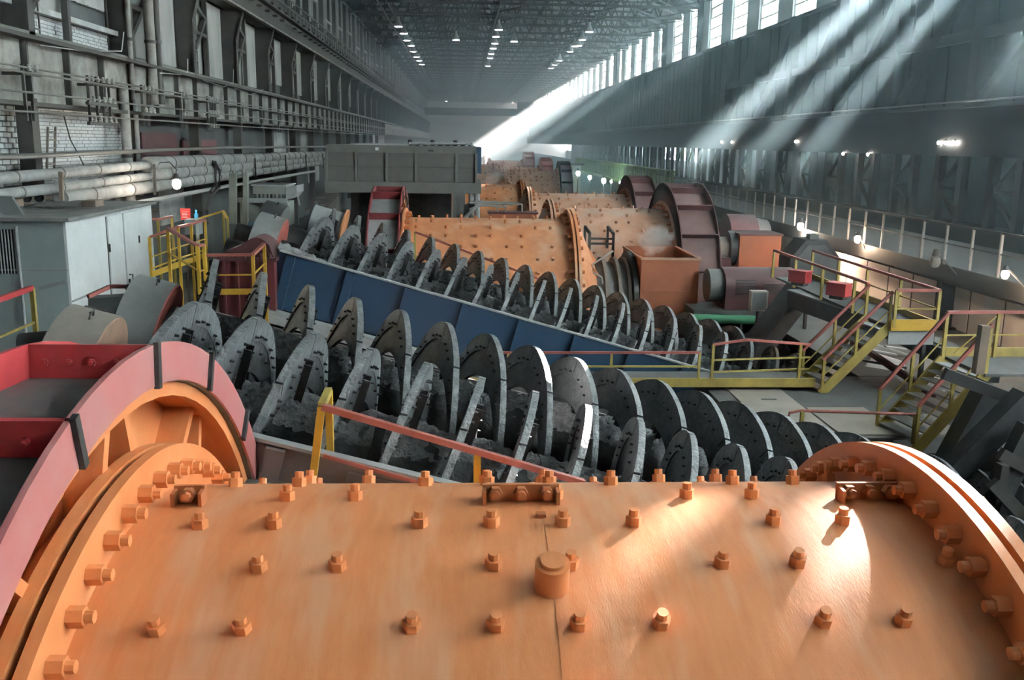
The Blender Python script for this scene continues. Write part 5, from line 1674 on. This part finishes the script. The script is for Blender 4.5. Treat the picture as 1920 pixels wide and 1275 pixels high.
MB().bar(at(556, 357, Y=22.2), at(562, 385, Y=22.2), 0.03).build('ladder_rail', 'panel_grey', hm, False)
for k in range(8):
    pp = at(572 + k * 4, 392 - k * 4, Y=26.0)
    o = MB().bar(pp, pp + V((0.55, 0, 0.02)), 0.06, 0.03)
    o.build('tread', 'column_steel', hm, False)

# big grey bunker
YBk = 30.0
bu = thing('bunker', (-1.9, YBk + 1.6, 3.0), 'big grey steel bunker box on legs in the middle of the hall', 'bunker')
x0, x1 = at(612, 300, Y=YBk).x, at(893, 300, Y=YBk).x
zt, z2, z3, zb = at(700, 272, Y=YBk).z, at(700, 286, Y=YBk).z, at(700, 341, Y=YBk).z, at(700, 361, Y=YBk).z
dpt = 3.2
MB().span((x0, YBk, z2), (x1, YBk + dpt, zt)).build('top_beam', 'bunker_light', bu, False)
MB().span((x0 + 0.04, YBk + 0.12, z3), (x1 - 0.04, YBk + dpt - 0.1, z2)).build('core', 'black_steel', bu, False)
xsn = [612, 668, 725, 780, 856, 893]
zmid = at(700, 313, Y=YBk).z
for a_, b_ in zip(xsn, xsn[1:]):
    xa, xb = at(a_, 310, Y=YBk).x + 0.03, at(b_, 310, Y=YBk).x - 0.03
    MB().span((xa, YBk + 0.06, zmid + 0.008), (xb, YBk + 0.12, z2)).build('panel', 'bunker_grey', bu, False)
    MB().span((xa, YBk + 0.06, z3), (xb, YBk + 0.12, zmid - 0.008)).build('panel', 'bunker_grey', bu, False)
for a_ in xsn:
    x = at(a_, 310, Y=YBk).x
    MB().span((x - 0.035, YBk - 0.02, z3), (x + 0.035, YBk + 0.12, z2)).build('post', 'bunker_light', bu, False)
MB().span((x0 - 0.06, YBk - 0.05, zb), (x1 + 0.16, YBk + dpt, z3)).build('base_beam', 'bunker_light', bu, False)
MB().span((x1, YBk + 0.05, z3 + 0.3), (x1 + 0.16, YBk + dpt, zt - 0.02)).build('end_panel', 'blue_paint', bu, False)
MB().cyl((at(707, 279, Y=YBk).x - 0.05, YBk - 0.012, (zt + z2) / 2), (at(707, 279, Y=YBk).x + 0.05, YBk - 0.012, (zt + z2) / 2), 0.05, 12).build('name_plate', 'white_paint', bu)
MB().span((at(803, 281, Y=YBk).x, YBk - 0.012, (zt + z2) / 2 - 0.06), (at(813, 281, Y=YBk).x, YBk, (zt + z2) / 2)).build('slot', 'black_steel', bu, False)
for (pa, pb, m_) in ((616, 636, 'bunker_light'), (848, 872, 'bunker_light')):
    xa, xb = at(pa, 380, Y=YBk).x, at(pb, 380, Y=YBk).x
    lg = MB().span((xa, YBk, 0.0), (xb, YBk + 0.5, zb)).build('leg', m_, bu, False)
    MB().span((xa + 0.18, YBk - 0.05, 0.0), (xa + 0.24, YBk, zb)).build('leg_rib', m_, lg, False)
for px in (884, 895):
    x = at(px, 380, Y=YBk).x
    MB().cyl((x, YBk + 0.2, 0.0), (x, YBk + 0.2, zb), 0.09, 14).build('down_pipe', 'panel_grey', bu)
MB().span((at(640, 380, Y=YBk).x, YBk + 2.6, 1.5), (at(845, 380, Y=YBk).x, YBk + 2.7, zb)).build('rear_sheet', 'black_steel', bu, False)
for k in range(9):
    x = at(770 + k * 14, 268, Y=YBk + 1).x
    MB().cyl((x, YBk + 0.6, zt), (x, YBk + 0.6, zt + 0.10 + 0.08 * (k % 3 == 0)), 0.07, 10).build('roof_valve', 'black_steel', bu)
for k in range(3):
    MB().tube([(at(765 + 20 * k, 268, Y=YBk).x, YBk + 0.4 + 0.5 * k, zt + 0.06), (at(880, 268, Y=YBk).x, YBk + 0.4 + 0.5 * k, zt + 0.08), (at(892, 268, Y=YBk).x, YBk + 0.4 + 0.5 * k, zt - 0.05)], 0.04, 8).build('roof_pipe', 'panel_grey', bu)
MB().span((at(655, 268, Y=YBk).x, YBk + 0.3, zt), (at(765, 268, Y=YBk).x, YBk + 0.35, zt + 0.05)).build('roof_rail', 'light_steel', bu, False)
# steel shoots sticking out right of the bunker
sk = thing('tangled_pipes', at(905, 395, Y=28.5), 'bundle of thin grey pipes sticking out right of the bunker legs', 'pipes')
for (a_, b_, r) in (((868, 412), (905, 375), 0.05), ((880, 380), (960, 383), 0.03), ((890, 377), (975, 381), 0.025), ((880, 392), (930, 378), 0.03), ((890, 384), (950, 388), 0.03)):
    MB().tube([at(*a_, Y=28.3), at(*b_, Y=28.3)], r, 8).build('pipe', 'panel_grey', sk)
MB().prism([at(870, 385, Y=28.5), at(893, 376, Y=28.5), at(885, 400, Y=28.5), at(868, 412, Y=28.5)], (0, 0.4, 0)).build('chute', 'black_steel', sk, False)
tr_ = thing('slurry_launder', at(955, 405, Y=28.6), 'brown launder tray with two upright frames above the orange mill', 'launder')
x0, x1 = at(918, 404, Y=28.6).x, at(1006, 404, Y=28.6).x
zl0, zl1 = at(960, 410, Y=28.6).z, at(960, 400, Y=28.6).z
MB().span((x0, 28.6, zl0), (x1, 29.3, zl1 - 0.02)).build('tray', 'rust_box', tr_, False)
MB().span((x0 - 0.05, 28.55, zl1 - 0.02), (x1 + 0.05, 29.35, zl1 + 0.03)).build('tray_lip', 'maroon', tr_, False)
for px in (934, 948, 979):
    MB().bar(at(px, 398, Y=28.8), at(px - (3 if px == 934 else 0), 383, Y=28.8), 0.04).build('upright', 'panel_grey', tr_, False)
MB().bar(at(948, 383, Y=28.8), at(979, 383, Y=28.8), 0.04).build('cross_bar', 'panel_grey', tr_, False)

# lagged pipes along the left wall
PXp = -7.9


def wall_pipe(label, pts, r, seg=True, m_='pipe_lagging'):
    pts = [V(p) for p in pts]
    t = thing('lagged_pipe', pts[0], label, 'pipe', 'pipes along the left wall')
    MB().tube(pts, r, 14).build('pipe', m_, t)
    if seg:
        a, b = pts[0], pts[-1]
        n = int((b - a).length / 1.6)
        for k in range(1, n):
            p = a + (b - a) * (k + random.uniform(-0.2, 0.2)) / n
            d = (b - a).normalized()
            MB().lathe(p, d, [(-0.03, r * 0.9), (-0.03, r * 1.10), (0.03, r * 1.10), (0.03, r * 0.9)], 14).build('band', 'bus_steel', t)
    return t


def along(pxs, X):
    return [at(px, py, X=X) for px, py in pxs]


wall_pipe('upper thin section of the wall pipes, nearest the corner', along(((-60, 340), (282, 309)), PXp), 0.105)
wall_pipe('upper thick lagged pipe leading to the grey bunker', along(((276, 308), (606, 290)), PXp), 0.19)
wall_pipe('middle thin pipe of the wall run above the cabin', along(((-60, 373), (280, 330)), PXp), 0.10)
wall_pipe('middle thick lagged pipe leading to the grey bunker', along(((278, 328), (600, 298)), PXp), 0.18)
wall_pipe('lower thick pipe resting behind the cabin roof', along(((115, 372), (285, 350)), PXp), 0.15)
wall_pipe('lower lagged pipe leading to the grey bunker', along(((280, 350), (604, 304)), PXp), 0.16)
wall_pipe('lowest thin sagging pipe under the lagged pipes', along(((245, 383), (420, 350), (590, 321)), PXp + 0.1), 0.06, False, 'cable_light')
wall_pipe('thin bare conduit crossing the white brickwork', along(((-60, 298), (240, 284), (420, 277), (612, 275)), -8.0), 0.05, False, 'bus_steel')
for k, (px, py) in enumerate(((50, 371), (73, 371))):
    p = at(px, py, X=-8.2)
    t = thing('pipe_end', p, ('first', 'second')[k] + ' open pipe end lying behind the cabin roof', 'pipe', 'open pipe ends')
    MB().lathe(p, V((0.5, -1, 0)), [(0, 0.09), (0, 0.13), (-1.6, 0.13), (-1.6, 0.09)], 18).build('pipe', 'ring_rust', t)
    MB().cyl(p + V((-0.02, 0.05, 0)), p + V((-0.03, 0.07, 0)), 0.09, 14).build('bore', 'black_steel', t)
pr = thing('pipe_rack', at(115, 400, X=-7.65), 'row of thin brown posts holding the wall pipes', 'pipe rack')
for (px, y0_, y1_) in ((116, 322, 376), (291, 308, 365), (405, 303, 352), (480, 297, 333), (537, 290, 325), (575, 290, 320), (607, 288, 315)):
    MB().bar(at(px, y1_, X=-7.65), at(px - 2, y0_, X=-7.65), 0.07 if px < 200 else 0.05, 0.07).build('post', 'wood' if px < 200 else 'bracket_steel', pr, False)
MB().tube([at(403, 304, X=-7.6), at(412, 320, X=-7.6), at(411, 350, X=-7.6), at(392, 375, X=-7.6), at(388, 395, X=-7.6), at(390, 420, X=-7.6)], 0.05, 8).build('drop_pipe', 'bracket_steel', pr)
MB().tube([at(398, 303, X=-7.7), at(405, 318, X=-7.7), at(405, 345, X=-7.7), at(395, 360, X=-7.7)], 0.05, 8).build('drop_pipe', 'bracket_steel', pr)

# conductor bars and insulator brackets on the girder
bars = thing('conductor_bars', (-7.9, 20, 8.0), 'four long conductor bars running along the left wall girder', 'conductor bars')
for (py0, py1) in ((118, 222), (128, 225), (167, 232), (206, 250)):
    z0 = at(0, py0, X=-7.9)
    MB().tube([z0 + V((0, -3, 0)), V((-7.9, 60, z0.z)), V((-7.9, 150, z0.z))], 0.02, 6).build('bar', 'bus_steel', bars)
ins_me = MB().lathe((0, 0, 0), (0, 0, 1), [(0, 0.0), (0, 0.04), (0.03, 0.045), (0.04, 0.026), (0.07, 0.045), (0.08, 0.026), (0.11, 0.036), (0.125, 0.0)], 10, up=V((1, 0, 0))).mesh('insulator', MATS['porcelain'], V((0, 0, 0)))
ibr = [(62, 1, 2), (192, 3, 5), (278, 2, 3), (345, 2, 2), (398, 3, 4), (455, 2, 3), (494, 2, 3), (525, 2, 3), (552, 2, 3), (577, 2, 3), (600, 2, 3)]
words = ('first', 'second', 'third', 'fourth', 'fifth', 'sixth', 'seventh', 'eighth', 'ninth', 'tenth', 'eleventh')
for k, (px, rows_, ni) in enumerate(ibr):
    Xb = -7.95
    Y_ = at(px, 200, X=Xb).y
    z_hi, z_lo = 8.75, 7.75
    lab = 'large dark insulator rack with three rows of white insulators' if px == 192 else '%s insulator bracket from the left on the wall girder' % words[k]
    t = thing('insulator_bracket', (Xb, Y_, z_lo), lab, 'insulators', 'insulator brackets')
    wv = 0.30 * ni
    for yy in (0, wv * 0.5) if rows_ < 3 else (0, wv * 0.3, wv * 0.55, wv * 0.8):
        MB().bar((Xb, Y_ - wv / 2 + yy, z_lo), (Xb, Y_ - wv / 2 + yy, z_hi), 0.05).build('upright', 'bracket_steel', t, False)
    for r in range(rows_):
        z = z_hi - 0.15 - r * (0.42 if rows_ > 2 else 0.55)
        MB().bar((Xb, Y_ - wv / 2 - 0.1, z), (Xb, Y_ + wv / 2 + 0.1, z), 0.07).build('shelf_bar', 'bracket_steel', t, False)
        for q in range(ni):
            inst('insulator', ins_me, V((Xb + 0.05, Y_ - wv / 2 + wv * (q + 0.5) / ni, z + 0.04)), t)
        if r == 0:
            MB().bar((GX, Y_, z), (Xb, Y_, z), 0.06).build('wall_arm', 'bracket_steel', t, False)
# hanging cables and a ladder on the brick wall
for k, (pts, lab) in enumerate(((((75, 85), (160, 96), (228, 96), (232, 60)), 'long slack cable hanging under the corrugated sheets'),
                               (((300, 137), (340, 140), (352, 135), (352, 110)), 'short slack cable hanging left of the third column'),
                               (((380, 150), (420, 163), (437, 155), (438, 130)), 'slack cable hanging at the fourth column'),
                               (((440, 165), (470, 178), (493, 168)), 'slack cable hanging at the fifth column'),
                               (((120, 218), (132, 262), (150, 295), (157, 310)), 'dark cable drooping across the white brickwork'),
                               (((48, 225), (62, 250), (61, 278)), 'looped cable at the end of the worn bricks'))):
    o = MB().tube([at(px, py, X=-8.2 if k < 4 else -8.8) for px, py in pts], 0.014, 6).build('cable', 'cable_light' if k < 4 else 'cable')
    tag(o, lab, 'cable', 'slack wall cables')
ld = thing('wall_ladder', at(95, 318, X=-8.7), 'pale narrow ladder leaning on the white brickwork', 'ladder')
for pa, pb in (((88, 318), (90, 238)), ((102, 316), (104, 238))):
    MB().bar(at(*pa, X=-8.7), at(*pb, X=-8.7), 0.04).build('stile', 'ring_rust', ld, False)
for k in range(5):
    MB().bar(at(88.5, 308 - k * 15, X=-8.7), at(102.5, 307 - k * 15, X=-8.7), 0.03).build('rung', 'ring_rust', ld, False)
# vertical pipes between the columns
for k, (px, y0_, y1_, r, lab) in enumerate(((287, 0, 160, 0.13, 'thick grey riser pipe left of the second wall column'), (299, 0, 160, 0.11, 'dark riser pipe right of the thick grey riser'),
                                         (248, 0, 150, 0.06, 'slim riser pipe right of the first wide column'), (243, 240, 345, 0.12, 'pale riser pipe at the end of the white brickwork'),
                                         (262, 240, 330, 0.06, 'thin riser pipe beside the pale riser'))):
    xx = -8.3
    a = at(px, y0_, X=xx)
    b = at(px, y1_, X=xx)
    o = thing('riser_pipe', (xx, b.y, b.z), lab, 'pipe', 'riser pipes on the left wall')
    MB().cyl((xx, b.y, b.z - 0.5), (xx, b.y, a.z + 1.0), r, 12).build('pipe', ('girder_steel', 'column_steel', 'girder_steel', 'pipe_lagging', 'pipe_lagging')[k], o)
    MB().lathe(V((xx, b.y, (a.z + b.z) / 2)), UP, [(-0.04, r * 0.9), (-0.04, r * 1.2), (0.04, r * 1.2), (0.04, r * 0.9)], 12, up=V((1, 0, 0))).build('clamp', 'bracket_steel', o)
# dark doorway boards in the wall beyond the brickwork
db = thing('plywood_panel', at(290, 290, X=-8.85), 'reddish brown board in the dark wall recess beyond the brickwork', 'board')
for (pa, pb) in (((268, 300), (330, 250)), ((345, 298), (405, 262))):
    a, b = at(pa[0], pa[1], X=-8.85), at(pb[0], pb[1], X=-8.85)
    MB().span((-8.9, a.y, a.z), (-8.84, b.y, b.z)).build('board', 'maroon' if pa[0] < 300 else 'dark_red', db, False)

# rail between the far spiral and the second mill
ra, rb = at(778, 435, Y=23.1), at(1018, 526, Y=23.0)
rz = thing('railing', (ra.x, ra.y, ra.z - 0.8), 'dark red sloping rail between the far spiral and the second orange mill', 'railing', 'walkway railings')
MB().bar(ra, rb, 0.06, 0.05).build('top_rail', 'rail_red', rz, False)
for f in (0.0, 0.5, 0.97):
    p = ra + (rb - ra) * f
    MB().bar(p - UP * 0.9, p, 0.05).build('post', 'yellow_dull', rz, False)

# steam rising from the feed box
m = bpy.data.materials.new('steam')
m.use_nodes = True
nt = m.node_tree
nt.nodes.clear()
mo = nt.nodes.new('ShaderNodeOutputMaterial')
vs_ = nt.nodes.new('ShaderNodeVolumeScatter')
vs_.inputs['Color'].default_value = (0.95, 0.97, 1.0, 1)
tc = nt.nodes.new('ShaderNodeTexCoord')
nz_ = nt.nodes.new('ShaderNodeTexNoise')
nz_.inputs['Scale'].default_value = 3.2
nz_.inputs['Detail'].default_value = 3
ln = nt.nodes.new('ShaderNodeVectorMath')
ln.operation = 'LENGTH'
mpn = nt.nodes.new('ShaderNodeMapping')
mpn.inputs['Scale'].default_value = (1 / 0.62, 1 / 0.5, 1 / 0.55)
mr = nt.nodes.new('ShaderNodeMapRange')
mr.inputs[1].default_value, mr.inputs[2].default_value, mr.inputs[3].default_value, mr.inputs[4].default_value = 0.25, 1.0, 0.52, -0.10
ad = nt.nodes.new('ShaderNodeMath')
ad.operation = 'ADD'
sb2 = nt.nodes.new('ShaderNodeMath')
sb2.operation = 'SUBTRACT'
sb2.inputs[1].default_value = 0.56
ml = nt.nodes.new('ShaderNodeMath')
ml.operation = 'MULTIPLY'
ml.use_clamp = False
ml.inputs[1].default_value = 8.0
mxm = nt.nodes.new('ShaderNodeMath')
mxm.operation = 'MAXIMUM'
mxm.inputs[1].default_value = 0.0
for a_, b_ in ((tc.outputs['Object'], mpn.inputs[0]), (mpn.outputs[0], ln.inputs[0]), (ln.outputs['Value'], mr.inputs[0]), (tc.outputs['Object'], nz_.inputs['Vector']),
               (nz_.outputs[0], ad.inputs[0]), (mr.outputs[0], ad.inputs[1]), (ad.outputs[0], sb2.inputs[0]), (sb2.outputs[0], ml.inputs[0]), (ml.outputs[0], mxm.inputs[0]), (mxm.outputs[0], vs_.inputs['Density']), (vs_.outputs[0], mo.inputs['Volume'])):
    nt.links.new(a_, b_)
MATS['steam'] = m
sc0 = at(1228, 447, Y=25.6)
vs, fs = [], []
for a in range(9):
    for c in range(14):
        th_, ph_ = PI * a / 8, 2 * PI * c / 14
        vs.append(sc0 + V((0.62 * math.sin(th_) * math.cos(ph_), 0.5 * math.sin(th_) * math.sin(ph_), 0.55 * math.cos(th_))))
for a in range(8):
    for c in range(14):
        fs.append((a * 14 + c, a * 14 + (c + 1) % 14, (a + 1) * 14 + (c + 1) % 14, (a + 1) * 14 + c))
tag(MB().add(vs, fs).build('steam', 'steam', None, True, sc0), 'pale puff of steam rising from the rust-orange feed box', 'steam', None, 'stuff')

# ------------------------------------------------------------------ haze in the hall
def haze(name, density, a, b, label):
    m = bpy.data.materials.new(name)
    m.use_nodes = True
    nt = m.node_tree
    nt.nodes.clear()
    mo = nt.nodes.new('ShaderNodeOutputMaterial')
    vs_ = nt.nodes.new('ShaderNodeVolumeScatter')
    vs_.inputs['Color'].default_value = (0.66, 0.89, 1.0, 1)
    vs_.inputs['Density'].default_value = density
    vs_.inputs['Anisotropy'].default_value = 0.5
    nt.links.new(vs_.outputs[0], mo.inputs['Volume'])
    m.cycles.homogeneous_volume = True
    MATS[name] = m
    tag(MB().span(a, b).build('haze', name, None, False), label, 'haze', None, 'stuff')


YH, XH, ZH = 48.0, 4.5, 5.0
haze('haze_right', HAZE_RIGHT, (XH + 0.001, YB - 0.6, ZH + 0.001), (XR + 0.75, YH, ZROOF + 0.8), 'dust haze under the right windows that shows the sunbeams')
haze('haze_far', HAZE_FAR, (XL - 0.7, YH + 0.001, -0.5), (XR + 0.75, YE + 0.7, ZROOF + 0.8), 'bluish dust haze filling the far end of the hall')
